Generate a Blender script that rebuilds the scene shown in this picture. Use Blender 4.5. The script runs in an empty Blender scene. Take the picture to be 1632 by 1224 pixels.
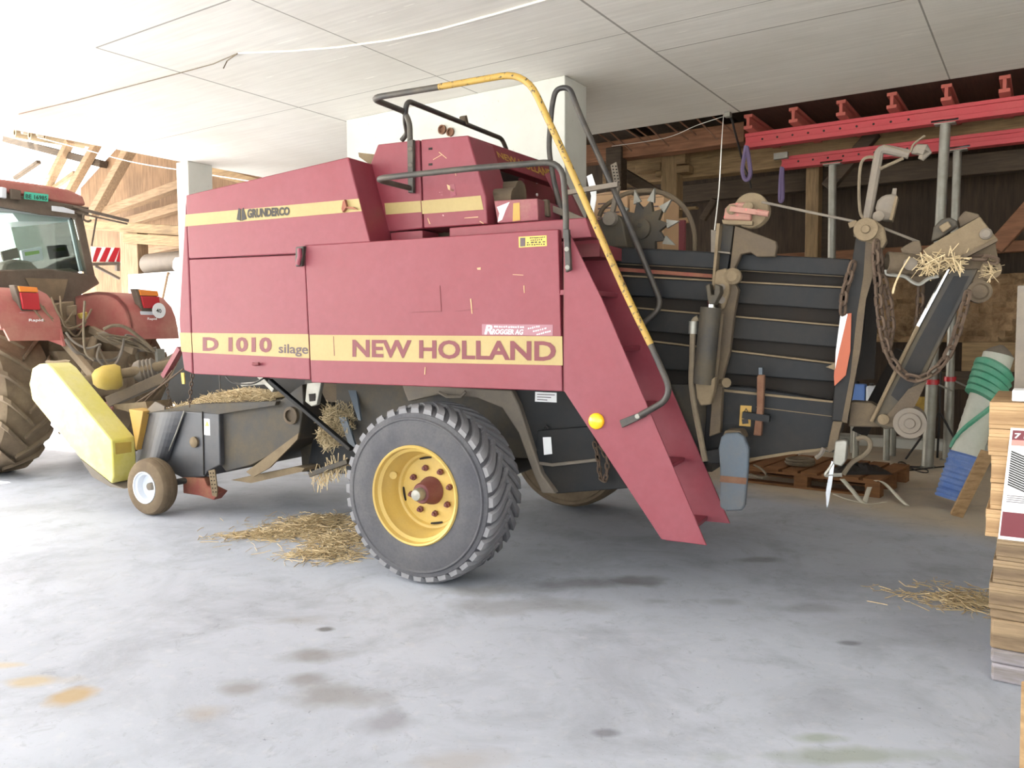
import bpy, bmesh, math, random
from mathutils import Vector, Matrix
random.seed(7)
SC = bpy.context.scene
COL = SC.collection
PI = math.pi
rad = math.radians

# ------------------------------------------------------------------ camera model (image taken as 1632 x 1224)
FPX, CX, CY, CAMZ = 1290.0, 816.0, 612.0, 1.65
YAW, PITCH, ROLL = rad(33.4), rad(3.75), 0.0058
BYAW = rad(6.2)                                   # the baler stands turned 6.2 degrees to the building
f0 = Vector((-math.sin(YAW), math.cos(YAW), 0)); r0 = Vector((math.cos(YAW), math.sin(YAW), 0)); u0 = Vector((0, 0, 1))
FWD = f0 * math.cos(PITCH) - u0 * math.sin(PITCH)
UPT = u0 * math.cos(PITCH) + f0 * math.sin(PITCH)
RGT = r0 * math.cos(ROLL) - UPT * math.sin(ROLL)
UPV = UPT * math.cos(ROLL) + r0 * math.sin(ROLL)
CAM = Vector((0, 0, CAMZ))
U = Vector((math.cos(BYAW), math.sin(BYAW), 0)); V = Vector((-math.sin(BYAW), math.cos(BYAW), 0)); W = Vector((0, 0, 1))
X1 = Vector((1, 0, 0)); Y1 = Vector((0, 1, 0))

def ray(x, y): return FWD + RGT * ((x - CX) / FPX) - UPV * ((y - CY) / FPX)
def hit(x, y, n, c):
    d = ray(x, y); t = (c - n.dot(CAM)) / n.dot(d); return CAM + d * t
def hv(x, y, v): return hit(x, y, V, v)           # point on a plane along the baler's side
def hu(x, y, u): return hit(x, y, U, u)           # point on a plane across the baler
def hY(x, y, c): return hit(x, y, Y1, c)
def hX(x, y, c): return hit(x, y, X1, c)
def hZ(x, y, c): return hit(x, y, W, c)
def B(u, v, z): return U * u + V * v + W * z      # baler frame to world
def toB(p): return (p.dot(U), p.dot(V), p.z)
def Id(x, y, z): return Vector((x, y, z))

# ------------------------------------------------------------------ mesh building
class MB:
    def __init__(s): s.v = []; s.f = []
    def add(s, vs, fs):
        n = len(s.v); s.v += [Vector(p) for p in vs]; s.f += [tuple(i + n for i in q) for q in fs]; return s
    def prism(s, pts, vec):
        pts = [Vector(p) for p in pts]; n = len(pts); vec = Vector(vec)
        fs = [tuple(range(n - 1, -1, -1)), tuple(range(n, 2 * n))] + [(i, (i + 1) % n, n + (i + 1) % n, n + i) for i in range(n)]
        return s.add(pts + [p + vec for p in pts], fs)
    def face(s, pts): return s.add(pts, [tuple(range(len(pts)))])
    def box(s, a, b, F=Id):
        (x0, y0, z0), (x1, y1, z1) = a, b
        vs = [F(x, y, z) for x in (x0, x1) for y in (y0, y1) for z in (z0, z1)]
        return s.add(vs, [(0, 1, 3, 2), (4, 6, 7, 5), (0, 4, 5, 1), (2, 3, 7, 6), (0, 2, 6, 4), (1, 5, 7, 3)])
    def beam(s, p, q, w, h, up=W):
        p, q = Vector(p), Vector(q); d = (q - p).normalized(); a = d.cross(up)
        if a.length < 1e-4: a = d.cross(X1)
        a.normalize(); b = a.cross(d).normalized()
        o = [a * (-w / 2) + b * (-h / 2), a * (w / 2) + b * (-h / 2), a * (w / 2) + b * (h / 2), a * (-w / 2) + b * (h / 2)]
        return s.add([p + k for k in o] + [q + k for k in o], [(3, 2, 1, 0), (4, 5, 6, 7)] + [(i, (i + 1) % 4, 4 + (i + 1) % 4, 4 + i) for i in range(4)])
    def tube(s, pts, r, n=10, closed=False):
        pts = [Vector(p) for p in pts]; m = len(pts)
        if m < 2: return s
        rs = r if isinstance(r, (list, tuple)) else [r] * m
        tang = []
        for i in range(m):
            a = pts[(i - 1) % m] if (closed or i > 0) else pts[i]; b = pts[(i + 1) % m] if (closed or i < m - 1) else pts[i]
            t = (b - a); tang.append(t.normalized() if t.length > 1e-9 else Vector((0, 0, 1)))
        nn = tang[0].orthogonal().normalized(); vs = []; prev = tang[0]
        for i in range(m):
            t = tang[i]; nn = (prev.rotation_difference(t) @ nn); nn = (nn - t * nn.dot(t)).normalized(); prev = t; bb = t.cross(nn)
            vs += [pts[i] + (nn * math.cos(2 * PI * k / n) + bb * math.sin(2 * PI * k / n)) * rs[i] for k in range(n)]
        fs = [(i * n + k, i * n + (k + 1) % n, ((i + 1) % m) * n + (k + 1) % n, ((i + 1) % m) * n + k) for i in range(m if closed else m - 1) for k in range(n)]
        if not closed: fs += [tuple(range(n - 1, -1, -1)), tuple((m - 1) * n + k for k in range(n))]
        return s.add(vs, fs)
    def cyl(s, p, q, r, n=24): return s.tube([p, q], r, n)
    def lathe(s, prof, o, ax, n=48, closed=False, e=None, cap=False):
        ax = Vector(ax).normalized(); o = Vector(o); e1 = Vector(e).normalized() if e else ax.orthogonal().normalized(); e2 = ax.cross(e1); m = len(prof); vs = []
        for (r, a) in prof:
            vs += [o + ax * a + (e1 * math.cos(2 * PI * k / n) + e2 * math.sin(2 * PI * k / n)) * r for k in range(n)]
        fs = [(i * n + k, i * n + (k + 1) % n, ((i + 1) % m) * n + (k + 1) % n, ((i + 1) % m) * n + k) for i in range(m if closed else m - 1) for k in range(n)]
        if cap:
            if prof[0][0] > 1e-6: fs.append(tuple(range(n - 1, -1, -1)))
            if prof[-1][0] > 1e-6: fs.append(tuple((m - 1) * n + k for k in range(n)))
        return s.add(vs, fs)
    def plate(s, pix, v, t, side=None):           # a plate whose outline stands on a plane along the baler's side
        return s.prism([hv(x, y, v) for x, y in pix], V * t)

def fillet(pts, r, n=5):
    pts = [Vector(p) for p in pts]; out = [pts[0]]
    for i in range(1, len(pts) - 1):
        a, b, c = pts[i - 1], pts[i], pts[i + 1]; d1 = a - b; d2 = c - b; k = min(r, d1.length * .48, d2.length * .48)
        p, q = b + d1.normalized() * k, b + d2.normalized() * k
        out += [(p * (1 - t) ** 2 + b * 2 * t * (1 - t) + q * t * t) for t in [j / n for j in range(n + 1)]]
    return out + [pts[-1]]

def spline(pts, n=6):
    pts = [Vector(p) for p in pts]; P = [pts[0]] + pts + [pts[-1]]; out = []
    for i in range(1, len(P) - 2):
        a, b, c, d = P[i - 1:i + 3]
        for j in range(n):
            t = j / n; out.append(.5 * ((2 * b) + (c - a) * t + (2 * a - 5 * b + 4 * c - d) * t * t + (3 * b - a - 3 * c + d) * t ** 3))
    return out + [pts[-1]]

def obj(name, mb, mat, parent=None, bevel=0, org=None, ang=35, smooth=True, mats=None):
    o0 = Vector(org) if org is not None else (parent['_o'] and Vector(parent['_o']) if parent is not None and '_o' in parent else None)
    if o0 is None:
        mn = [min(p[i] for p in mb.v) for i in range(3)]; mx = [max(p[i] for p in mb.v) for i in range(3)]
        o0 = Vector(((mn[0] + mx[0]) / 2, (mn[1] + mx[1]) / 2, mn[2]))
    me = bpy.data.meshes.new(name)
    me.from_pydata([p - o0 for p in mb.v], [], mb.f)
    bm = bmesh.new(); bm.from_mesh(me); bmesh.ops.recalc_face_normals(bm, faces=bm.faces[:]); bm.to_mesh(me); bm.free()
    if smooth:
        for p in me.polygons: p.use_smooth = True
        me.set_sharp_from_angle(angle=rad(ang))
    me.materials.append(mat)
    o = bpy.data.objects.new(name, me); COL.objects.link(o)
    if parent is not None:
        o.parent = parent
    else:
        o.location = o0
    o['_o'] = list(o0)
    if bevel:
        md = o.modifiers.new('Bevel', 'BEVEL'); md.width = bevel; md.segments = 2; md.limit_method = 'ANGLE'; md.angle_limit = rad(40)
    return o

def tag(o, label, cat, group=None, kind=None):
    o['label'] = label; o['category'] = cat
    if group: o['group'] = group
    if kind: o['kind'] = kind
    return o

def thing(name, label, cat, loc, group=None):
    o = bpy.data.objects.new(name, None); COL.objects.link(o); o.location = loc; o.empty_display_size = .1; o['_o'] = list(loc)
    return tag(o, label, cat, group)

def struct(name, mb, mat, **k):
    o = obj(name, mb, mat, **k); o['kind'] = 'structure'; return o

def copy_tree(o, parent=None):
    c = o.copy(); COL.objects.link(c)
    if parent is not None: c.parent = parent
    for ch in list(o.children): copy_tree(ch, c)
    return c

# lettering: a flat text mesh fitted into the four corners tl, tr, br, bl
def text_mb(body, tl, tr, br, bl, lift=Vector((0, 0, 0)), bold=0.0, shear=0.0, sp=1.0):
    cu = bpy.data.curves.new('lettering', 'FONT'); cu.body = body; cu.offset = bold; cu.shear = shear; cu.space_character = sp; cu.resolution_u = 3
    ob = bpy.data.objects.new('lettering', cu); COL.objects.link(ob)
    dg = bpy.context.evaluated_depsgraph_get(); me = bpy.data.meshes.new_from_object(ob.evaluated_get(dg))
    xs = [v.co.x for v in me.vertices]; ys = [v.co.y for v in me.vertices]
    mb = MB()
    if xs:
        x0, x1, y0, y1 = min(xs), max(xs), min(ys), max(ys); vs = []
        for v in me.vertices:
            a = (v.co.x - x0) / (x1 - x0); b = (v.co.y - y0) / (y1 - y0)
            vs.append((bl * (1 - a) + br * a) * (1 - b) + (tl * (1 - a) + tr * a) * b + lift)
        mb.add(vs, [tuple(p.vertices) for p in me.polygons])
    bpy.data.objects.remove(ob); bpy.data.curves.remove(cu); bpy.data.meshes.remove(me)
    return mb

def decal(name, pix, v, mat, parent, t=.002):     # thin sheet on a side plane
    return obj(name, MB().plate(pix, v - t, t), mat, parent, smooth=False)
def decal_text(name, body, q, v, mat, parent, **k):
    return obj(name, text_mb(body, *[hv(x, y, v) for x, y in q], **k), mat, parent, smooth=False)

# a chain: one mesh of linked rings along a path
def chain_mb(path, L=.06, r=.006, wd=.5, mb=None):
    mb = mb or MB(); path = [Vector(p) for p in path]; acc = 0; segs = []
    dense = spline(path, 12); d = [0]
    for i in range(1, len(dense)): d.append(d[-1] + (dense[i] - dense[i - 1]).length)
    n = max(2, int(d[-1] / (L * .78)))
    def at(s):
        for i in range(1, len(d)):
            if d[i] >= s: t = (s - d[i - 1]) / max(1e-9, d[i] - d[i - 1]); return dense[i - 1].lerp(dense[i], t)
        return dense[-1]
    for k in range(n):
        a = at(d[-1] * k / n); b = at(d[-1] * (k + 1) / n); c = (a + b) / 2; t = (b - a).normalized(); s = t.cross(V)
        if s.length < .1: s = t.cross(U)
        s.normalize(); s2 = t.cross(s)
        w = (s * .8 + s2 * .6) if k % 2 else (s * .6 - s2 * .8)
        hl = L / 2 - L * wd / 2; hw = L * wd / 2
        ring = [c + t * hl + (w * math.cos(x) + t * math.sin(x)) * hw for x in [PI * j / 4 for j in range(5)]] + [c - t * hl - (w * math.cos(x) + t * math.sin(x)) * hw for x in [PI * j / 4 for j in range(5)]]
        mb.tube(ring, r, 5, closed=True)
    return mb

# loose straw
def straw_mb(n, place, ln=(.05, .16), r=.0016, flat=.25, mb=None):
    mb = mb or MB(); R = random
    for i in range(n):
        c = place(); a = R.uniform(0, 2 * PI); e = R.gauss(0, flat); l = R.uniform(*ln) / 2
        d = Vector((math.cos(a) * math.cos(e), math.sin(a) * math.cos(e), math.sin(e)))
        bend = Vector((R.gauss(0, .12), R.gauss(0, .12), R.gauss(0, .12))) * l
        p = [c - d * l, c + bend, c + d * l]
        if min(q.z for q in p) < .003:
            dz = .003 - min(q.z for q in p); p = [q + Vector((0, 0, dz)) for q in p]
        mb.tube(p, r * R.uniform(.7, 1.5), 3)
    return mb

# ------------------------------------------------------------------ materials
def srgb(h):
    c = [int(h[i:i + 2], 16) / 255 for i in (0, 2, 4)]
    return tuple(x / 12.92 if x <= .04045 else ((x + .055) / 1.055) ** 2.4 for x in c) + (1,)

class NT:
    def __init__(s, name):
        s.m = bpy.data.materials.new(name); s.m.use_nodes = True; s.t = s.m.node_tree; s.t.nodes.clear()
        s.out = s.n('ShaderNodeOutputMaterial'); s.bs = s.n('ShaderNodeBsdfPrincipled'); s.l(s.bs.outputs[0], s.out.inputs[0]); s.co = s.n('ShaderNodeTexCoord')
    def n(s, t, **k):
        x = s.t.nodes.new(t)
        for a, b in k.items(): setattr(x, a, b)
        return x
    def l(s, a, b): s.t.links.new(a, b)
    def val(s, inp, v):
        if hasattr(v, 'is_output'): s.l(v, inp)
        else: inp.default_value = v
    def vec(s, scale=(1, 1, 1), rot=(0, 0, 0), loc=(0, 0, 0)):
        mp = s.n('ShaderNodeMapping'); s.l(s.co.outputs['Object'], mp.inputs[0]); mp.inputs['Scale'].default_value = scale; mp.inputs['Rotation'].default_value = rot; mp.inputs['Location'].default_value = loc
        return mp.outputs[0]
    def noise(s, sc, detail=4, rough=.6, vec=None, dist=0):
        x = s.n('ShaderNodeTexNoise'); x.inputs['Scale'].default_value = sc; x.inputs['Detail'].default_value = detail; x.inputs['Roughness'].default_value = rough; x.inputs['Distortion'].default_value = dist
        s.l(vec if vec is not None else s.co.outputs['Object'], x.inputs['Vector']); return x.outputs['Fac']
    def ramp(s, v, lo, hi, a=0.0, b=1.0):
        x = s.n('ShaderNodeMapRange'); s.l(v, x.inputs[0]); x.inputs[1].default_value = lo; x.inputs[2].default_value = hi; x.inputs[3].default_value = a; x.inputs[4].default_value = b; return x.outputs[0]
    def mix(s, f, a, b, mode='MIX'):
        x = s.n('ShaderNodeMix', data_type='RGBA', blend_type=mode); s.val(x.inputs['Factor'], f); s.val(x.inputs['A'], a); s.val(x.inputs['B'], b); return x.outputs['Result']
    def math(s, op, a, b=0.0):
        x = s.n('ShaderNodeMath', operation=op); s.val(x.inputs[0], a); s.val(x.inputs[1], b); return x.outputs[0]
    def bump(s, h, st=.3, d=.01):
        x = s.n('ShaderNodeBump'); x.inputs['Strength'].default_value = st; x.inputs['Distance'].default_value = d; s.l(h, x.inputs['Height']); s.l(x.outputs[0], s.bs.inputs['Normal'])
    def done(s, col, rough=.6, metal=0.0, spec=.5):
        s.val(s.bs.inputs['Base Color'], col); s.val(s.bs.inputs['Roughness'], rough); s.val(s.bs.inputs['Metallic'], metal); s.bs.inputs['Specular IOR Level'].default_value = spec
        return s.m

def paint(name, col, dust=None, amt=.35, rough=.5, metal=0.0, sc=3.0, chip=None, chip_lo=.7, spec=.5, bump=.0):
    k = NT(name); c = srgb(col)
    n1 = k.noise(sc, 6, .65); out = k.mix(k.ramp(n1, .4, .72, 0, amt), c, srgb(dust)) if dust else c
    n2 = k.noise(sc * 14, 3, .6); out = k.mix(k.ramp(n2, .3, .7, 0, .22), out, tuple(x * .72 for x in c[:3]) + (1,))
    if chip: out = k.mix(k.ramp(k.noise(sc * 6, 5, .7), chip_lo, chip_lo + .04), out, srgb(chip))
    if bump: k.bump(n2, bump, .006)
    return k.done(out, k.ramp(n1, .3, .7, rough, min(1, rough + .18)), metal, spec)

def flat(name, col, rough=.5, metal=0.0, spec=.5):
    k = NT(name); return k.done(k.mix(k.ramp(k.noise(9, 3), .35, .7, 0, .15), srgb(col), tuple(x * .8 for x in srgb(col)[:3]) + (1,)), rough, metal, spec)

def wood(name, a, b, along='x', sc=1.0, rough=.75):
    k = NT(name); s = {'x': (1.2, 14, 14), 'y': (14, 1.2, 14), 'z': (14, 14, 1.2)}[along]
    g = k.noise(2.2 * sc, 6, .65, k.vec(s)); w = k.noise(1.1, 3, .5)
    c = k.mix(k.ramp(g, .3, .72), srgb(a), srgb(b)); c = k.mix(k.ramp(w, .45, .75, 0, .45), c, tuple(x * .55 for x in srgb(b)[:3]) + (1,))
    k.bump(g, .35, .006); return k.done(c, rough, 0, .3)
M = {}
M['red'] = paint('faded_red_paint', '7C2D39', '8F5E67', .35, .42, sc=1.6, chip='E0B8B0', chip_lo=.735)
M['reddark'] = paint('red_paint_dusty', '722A35', '6C4A3E', .55, .5, sc=2.5)
M['redbox'] = paint('red_paint_scuffed', '84364A', 'A8907C', .35, .5, sc=4, chip='E2D0A0', chip_lo=.70)
M['dustred'] = paint('dust_covered_red', '8A4B41', '9C7B58', .8, .75, sc=5)
M['yel'] = paint('yellow_stripe_paint', 'A6925E', '9E8C6A', .3, .45, sc=3)
M['yelguard'] = paint('yellow_guard_paint', 'D6CC66', 'E4DEB4', .7, .3, sc=2, chip='8A7F5A', chip_lo=.72)
M['yelrim'] = paint('yellow_rim_paint', 'CDAE5E', 'B49C68', .5, .42, sc=5)
M['yelbox'] = paint('orange_yellow_paint', 'BC9648', 'A6875A', .4, .55, sc=6)
M['black'] = paint('black_frame_paint', '1E2023', '443D34', .45, .5, sc=2.2, spec=.25)
M['blackdust'] = paint('black_paint_under_dust', '343230', '65583F', .65, .6, sc=3.0)
M['blackshield'] = paint('black_shield_paint', '3B3D43', '756D63', .35, .38, sc=1.8)
M['dark'] = paint('dark_void_steel', '221E1B', '3A3028', .5, .8)
M['dust'] = paint('dust_caked_steel', '74654F', '8E7E66', .6, .85, sc=8, bump=.4)
M['dustdark'] = paint('brown_dusty_steel', '564A3C', '75664F', .6, .75, sc=6, bump=.3)
M['greydust'] = paint('grey_dusty_steel', '716960', '8C806E', .6, .7, sc=5)
M['steel'] = paint('galvanised_steel', '99978F', '7F7D74', .6, .42, .6, sc=7)
M['chrome'] = flat('bright_chrome', 'E6E8EA', .12, 1.0)
M['rust'] = paint('rusty_iron', '6E4B38', '8C6F58', .6, .8, sc=14, bump=.3)
M['chainrust'] = paint('rusty_chain_iron', '5A4A3E', '7D6A58', .6, .65, .4, sc=20)
M['rail'] = paint('worn_dark_rail', '454340', '6E6558', .6, .45, .3, sc=6)
M['railblack'] = paint('black_rail_paint', '2E2C2B', '6C6152', .45, .4, sc=7)
M['railyel'] = paint('worn_yellow_rail', 'B08E40', '927848', .5, .45, sc=5, chip='3C362C', chip_lo=.57)
M['rubber'] = paint('tyre_rubber', '55555B', '7A7775', .6, .8, sc=3.5, spec=.3)
M['rubberdusthaze'] = paint('dusty_hazed_tyre_rubber', '6A5C4C', '8A7A63', .8, .9, sc=3, spec=.2)  # dust-brown; its pale tone also stands in for haze on the tractor tyres
k = NT('tyre_rubber_worn'); a = k.noise(3.5, 6, .65); g_ = k.n('ShaderNodeNewGeometry')
c = k.mix(k.ramp(a, .35, .7, 0, .5), srgb('4E4E54'), srgb('72706E')); c = k.mix(k.ramp(k.noise(60, 2), .4, .7, 0, .3), c, srgb('3E3E42')); c = k.mix(k.ramp(g_.outputs['Pointiness'], .53, .64, 0, .45), c, srgb('A4A3A6'))
M['rubber'] = k.done(c, .8, 0, .3)
M['hub'] = paint('dark_red_hub', '6B3A3C', '8A6A5C', .5, .6, sc=9)
M['white'] = flat('white_sticker', 'EDEEF0', .5)
M['stickyel'] = flat('yellow_sticker', 'CDB050', .45)
M['ink'] = flat('black_print', '2A2624', .6)
M['maroon'] = flat('maroon_print', '6E2B34', .5)
M['inkgrey'] = flat('grey_print', '55474C', .6)
M['whitegrey'] = flat('white_rim_paint', 'D5DAE2', .4)
M['straw'] = paint('dry_straw', 'CCB892', 'A8926E', .7, .8, sc=30)
M['strawdull'] = paint('dull_chopped_straw', 'A89878', '7C6C4E', .7, .85, sc=30)
M['tractorred'] = paint('tractor_red_paint', 'A8605A', 'BC9682', .65, .5, sc=2)  # tractor tones are paled to paint in the haze, along with dust
M['tractordark'] = paint('tractor_dusty_hazed_iron', '7E6E5A', '9C8A70', .7, .8, sc=4)  # dusty iron, lifted further for the painted haze
M['tractorblack'] = paint('tractor_black_plastic', '5C5146', '84776A', .5, .55, sc=4)  # black lifted to a brownish grey for the same haze
M['hose'] = paint('dusty_rubber_hose', '6C604F', '8A7C66', .6, .7, sc=12)
M['plasticyel'] = paint('yellow_plastic_guard', 'C0A64C', 'A38C54', .5, .5, sc=6)
M['orange'] = flat('orange_lens', 'E98A3A', .25)
M['lensred'] = flat('red_lens', 'B22A32', .25)
M['green'] = flat('green_number_plate', '4FC0A4', .4)
M['propred'] = paint('red_beam_paint', 'B84048', 'B0605C', .4, .5, sc=4)
M['joist'] = paint('red_joist_end', 'B0584E', '9A6452', .5, .65, sc=6)
M['plyyel'] = wood('yellow_shuttering_board', 'B89A50', '9A7C3C', 'y')
M['wood'] = wood('old_timber', '9C835E', '6C5740', 'x')
M['woodz'] = wood('old_timber_upright', 'A58A66', '725F46', 'z')
M['woodor'] = wood('orange_brown_timber', '94694E', '684834', 'x')
M['wooddark'] = wood('dark_old_timber', '574A3C', '382E26', 'x')
M['woodlight'] = wood('pale_brown_timber', '9E8468', '705A44', 'x')  # slightly paler brown than the old timber
M['woodlightz'] = wood('pale_brown_upright_timber', 'A88E70', '7A634A', 'z')
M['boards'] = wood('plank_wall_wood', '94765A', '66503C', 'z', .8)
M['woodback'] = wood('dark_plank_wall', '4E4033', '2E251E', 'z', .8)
M['pallet'] = wood('fresh_pallet_wood', 'C0A078', '8E7050', 'x')
M['palletold'] = wood('weathered_pallet_wood', '9A8468', '5E4E3E', 'x')
M['palletor'] = wood('orange_pallet_wood', '8E6440', '6A482E', 'x')
M['grey_lumber'] = wood('grey_weathered_plank', '9B97A0', '6E665E', 'x')
M['card'] = flat('brown_cardboard', 'BE9C78', .8)
M['formply'] = wood('formwork_board', '5E4034', '42302A', 'y')
M['winch'] = paint('pinkish_worn_paint', 'A07468', '8C745C', .55, .65, sc=6, chip='D86A6A', chip_lo=.62)
M['bluegrey'] = paint('blue_grey_steel', '525E6A', '6E6458', .55, .55, sc=4)
M['markor'] = flat('orange_marker', 'A5502F', .5)
M['blueplastic'] = flat('blue_plastic', '6C92D8', .35)
M['purple'] = flat('purple_webbing', '74668A', .8)
M['webbing'] = flat('pale_webbing', 'D8D4C4', .8)
M['cord'] = flat('white_cord', 'E9E7E0', .6)
M['blackcord'] = flat('black_cable', '24211F', .6)
M['whitebar'] = flat('white_painted_lath', 'F2EFE6', .6)
k = NT('amber_reflector'); M['amber'] = k.done(srgb('FFC21E'), .2); k.bs.inputs['Coat Weight'].default_value = .6

# concrete underside of the slab: board marks along x, panel joints, pale drips
k = NT('board_marked_concrete')
a = k.noise(2.0, 6, .6, k.vec((.5, 9, 9))); b = k.noise(.5, 4, .6); c2 = k.noise(9, 5, .7, k.vec((.35, 5, 5)))
c = k.mix(k.ramp(a, .3, .7), srgb('D6D3CC'), srgb('E4E1DA')); c = k.mix(k.ramp(b, .4, .7, 0, .5), c, srgb('C6C0B4'))
c = k.mix(k.ramp(c2, .68, .74, 0, .8), c, srgb('E8E4DA'))
sx = k.n('ShaderNodeSeparateXYZ'); g = k.n('ShaderNodeNewGeometry'); k.l(g.outputs['Position'], sx.inputs[0])
joint = None
def line_mask(axis, pos, w, lo=None, hi=None):
    d = k.math('ABSOLUTE', k.math('SUBTRACT', sx.outputs[axis], pos)); m = k.math('LESS_THAN', d, w)
    o = 1 - axis
    if lo is not None: m = k.math('MULTIPLY', m, k.math('GREATER_THAN', sx.outputs[o], lo))
    if hi is not None: m = k.math('MULTIPLY', m, k.math('LESS_THAN', sx.outputs[o], hi))
    return m
CEILZ = 4.36
YR0 = hZ(600, 60, CEILZ).y - .4
ja = hZ(1054, 90, CEILZ).x; jb = hZ(360, 137, CEILZ).x; jc = hZ(600, 82, CEILZ).x; jd = hZ(1480, 40, CEILZ).x
je = hZ(260, 38, CEILZ).y; jf = hZ(1250, 40, CEILZ).y
joint = line_mask(0, ja, .012)
for m_ in (line_mask(0, jb, .012, je), line_mask(0, jc, .008), line_mask(0, jd, .008), line_mask(1, je, .010, jb, jc), line_mask(1, jf, .008, ja), line_mask(1, je + 2.5, .006), line_mask(1, je - 2.5, .006)):
    joint = k.math('MAXIMUM', joint, m_)
c = k.mix(k.math('MULTIPLY', joint, .65), c, srgb('5E584E'))
drip = k.ramp(k.noise(1.3, 4, .7, k.vec((1, .2, 1))), .52, .60); pl_ = None
for i in range(9):
    q_ = line_mask(1, YR0 + i * .62, .011, jb if i < 4 else ja)
    pl_ = q_ if pl_ is None else k.math('MAXIMUM', pl_, q_)
c = k.mix(k.math('MULTIPLY', k.math('MULTIPLY', pl_, drip), .8), c, srgb('EDEAE2'))
k.bump(a, .3, .01); M['ceil'] = k.done(c, .85, 0, .2)

k = NT('pale_concrete'); a = k.noise(1.2, 5, .6); b = k.noise(30, 3, .5)
c = k.mix(k.ramp(a, .35, .7), srgb('C9CAC4'), srgb('BBBBB4')); c = k.mix(k.ramp(b, .70, .74, 0, .5), c, srgb('9E988A')); k.bump(b, .15, .004)
M['pillar'] = k.done(c, .85, 0, .2)

# floor: worn grey concrete with stains
k = NT('worn_concrete_floor')
g = k.n('ShaderNodeNewGeometry'); P_ = g.outputs['Position']
def nz(sc, d=5, r=.6, dist=0): return k.noise(sc, d, r, P_, dist)
a = nz(.35, 5, .6); b = nz(2.2, 6, .65, .4); d_ = nz(14, 4, .6); e_ = nz(60, 2, .5)
c = k.mix(k.ramp(a, .35, .68), srgb('B7BDC9'), srgb('A3A9B5')); c = k.mix(k.ramp(b, .5, .72, 0, .55), c, srgb('8F939C')); c = k.mix(k.ramp(d_, .55, .8, 0, .35), c, srgb('C6C6C6')); c = k.mix(k.ramp(e_, .68, .75, 0, .4), c, srgb('6E6A66'))
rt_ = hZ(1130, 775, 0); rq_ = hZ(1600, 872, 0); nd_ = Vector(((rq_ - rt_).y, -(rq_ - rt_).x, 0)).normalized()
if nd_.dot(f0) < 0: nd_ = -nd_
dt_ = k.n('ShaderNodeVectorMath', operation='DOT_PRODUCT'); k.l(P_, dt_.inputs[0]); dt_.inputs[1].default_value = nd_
lit_band_ = k.ramp(k.math('ADD', dt_.outputs['Value'], k.math('MULTIPLY', nz(1.6, 4), .5)), rt_.dot(nd_) + .1, rt_.dot(nd_) + .75)
c = k.mix(k.math('MULTIPLY', lit_band_, .85), c, srgb('C6B79C'))  # brighter tan painted in: the lit floor beyond the slab's shadow edge
f_ = nz(7, 6, .75, 1.2); c = k.mix(k.ramp(f_, .56, .70, 0, .35), c, srgb('74767C')); c = k.mix(k.ramp(nz(26, 3, .6), .70, .76, 0, .6), c, srgb('54545A'))
m_ = nz(1.1, 7, .7, .8); c = k.mix(k.ramp(m_, .48, .66, 0, .35), c, srgb('80838A'))
def stain(px, py, rx, ry, col, amt, warp=.75):
    global c
    p = hZ(px, py, 0)
    wv = k.n('ShaderNodeTexNoise'); wv.inputs['Scale'].default_value = 3.2; wv.inputs['Detail'].default_value = 4; k.l(P_, wv.inputs['Vector'])
    sub = k.n('ShaderNodeVectorMath', operation='SUBTRACT'); k.l(P_, sub.inputs[0]); sub.inputs[1].default_value = p
    rot = k.n('ShaderNodeVectorRotate', rotation_type='Z_AXIS'); k.l(sub.outputs[0], rot.inputs[0]); rot.inputs['Angle'].default_value = -YAW
    mul = k.n('ShaderNodeVectorMath', operation='MULTIPLY'); k.l(rot.outputs[0], mul.inputs[0]); mul.inputs[1].default_value = (1 / rx, 1 / ry, 0)
    ln = k.n('ShaderNodeVectorMath', operation='LENGTH'); k.l(mul.outputs[0], ln.inputs[0])
    r_ = k.math('ADD', ln.outputs['Value'], k.math('MULTIPLY', k.math('SUBTRACT', wv.outputs['Fac'], .5), warp * 4))
    c = k.mix(k.ramp(r_, .35, 1.25, amt * .9, 0), c, srgb(col))
for s_ in [(500, 1045, .16, .10, '77726C', .7), (385, 1096, .12, .09, '7C7770', .65), (485, 1083, .12, .08, '76716B', .65), (530, 1110, .22, .14, '7A766F', .65), (610, 1155, .12, .12, '77757A', .6),
           (470, 988, .16, .08, '8C8680', .6), (518, 1003, .04, .03, '4A443C', .8), (110, 1110, .10, .09, 'A88A4E', .8), (60, 1085, .16, .06, 'B39A62', .65), (15, 1060, .14, .04, 'B8A272', .6),
           (325, 1137, .10, .08, '9E9280', .55), (700, 1215, .2, .1, '9A938C', .5), (930, 930, .35, .14, '6C6A6E', .65), (1020, 925, .2, .1, '69676A', .6), (1045, 958, .12, .07, '6A6768', .6),
           (1210, 892, .16, .06, '6A6868', .6), (1290, 970, .18, .08, '77757A', .45), (1150, 958, .16, .08, '717074', .45), (840, 965, .5, .14, '7E7A78', .5), (760, 940, .3, .1, '858079', .5),
           (1360, 1205, .35, .06, '7C8468', .6), (1300, 1175, .10, .04, '7A8464', .6), (1355, 1025, .05, .03, '55555A', .7), (965, 1168, .05, .03, '4E4E54', .6)]:
    stain(*s_)
k.bump(k.math('ADD', b, k.math('MULTIPLY', d_, .5)), .12, .008)
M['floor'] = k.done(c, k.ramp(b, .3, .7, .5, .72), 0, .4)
k = NT('sunny_gravel_yard'); M['yard'] = k.done(k.mix(k.noise(2, 6), srgb('D0CFCC'), srgb('BCBBB6')), .9, 0, .2)
k = NT('white_wall_tiles')
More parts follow.
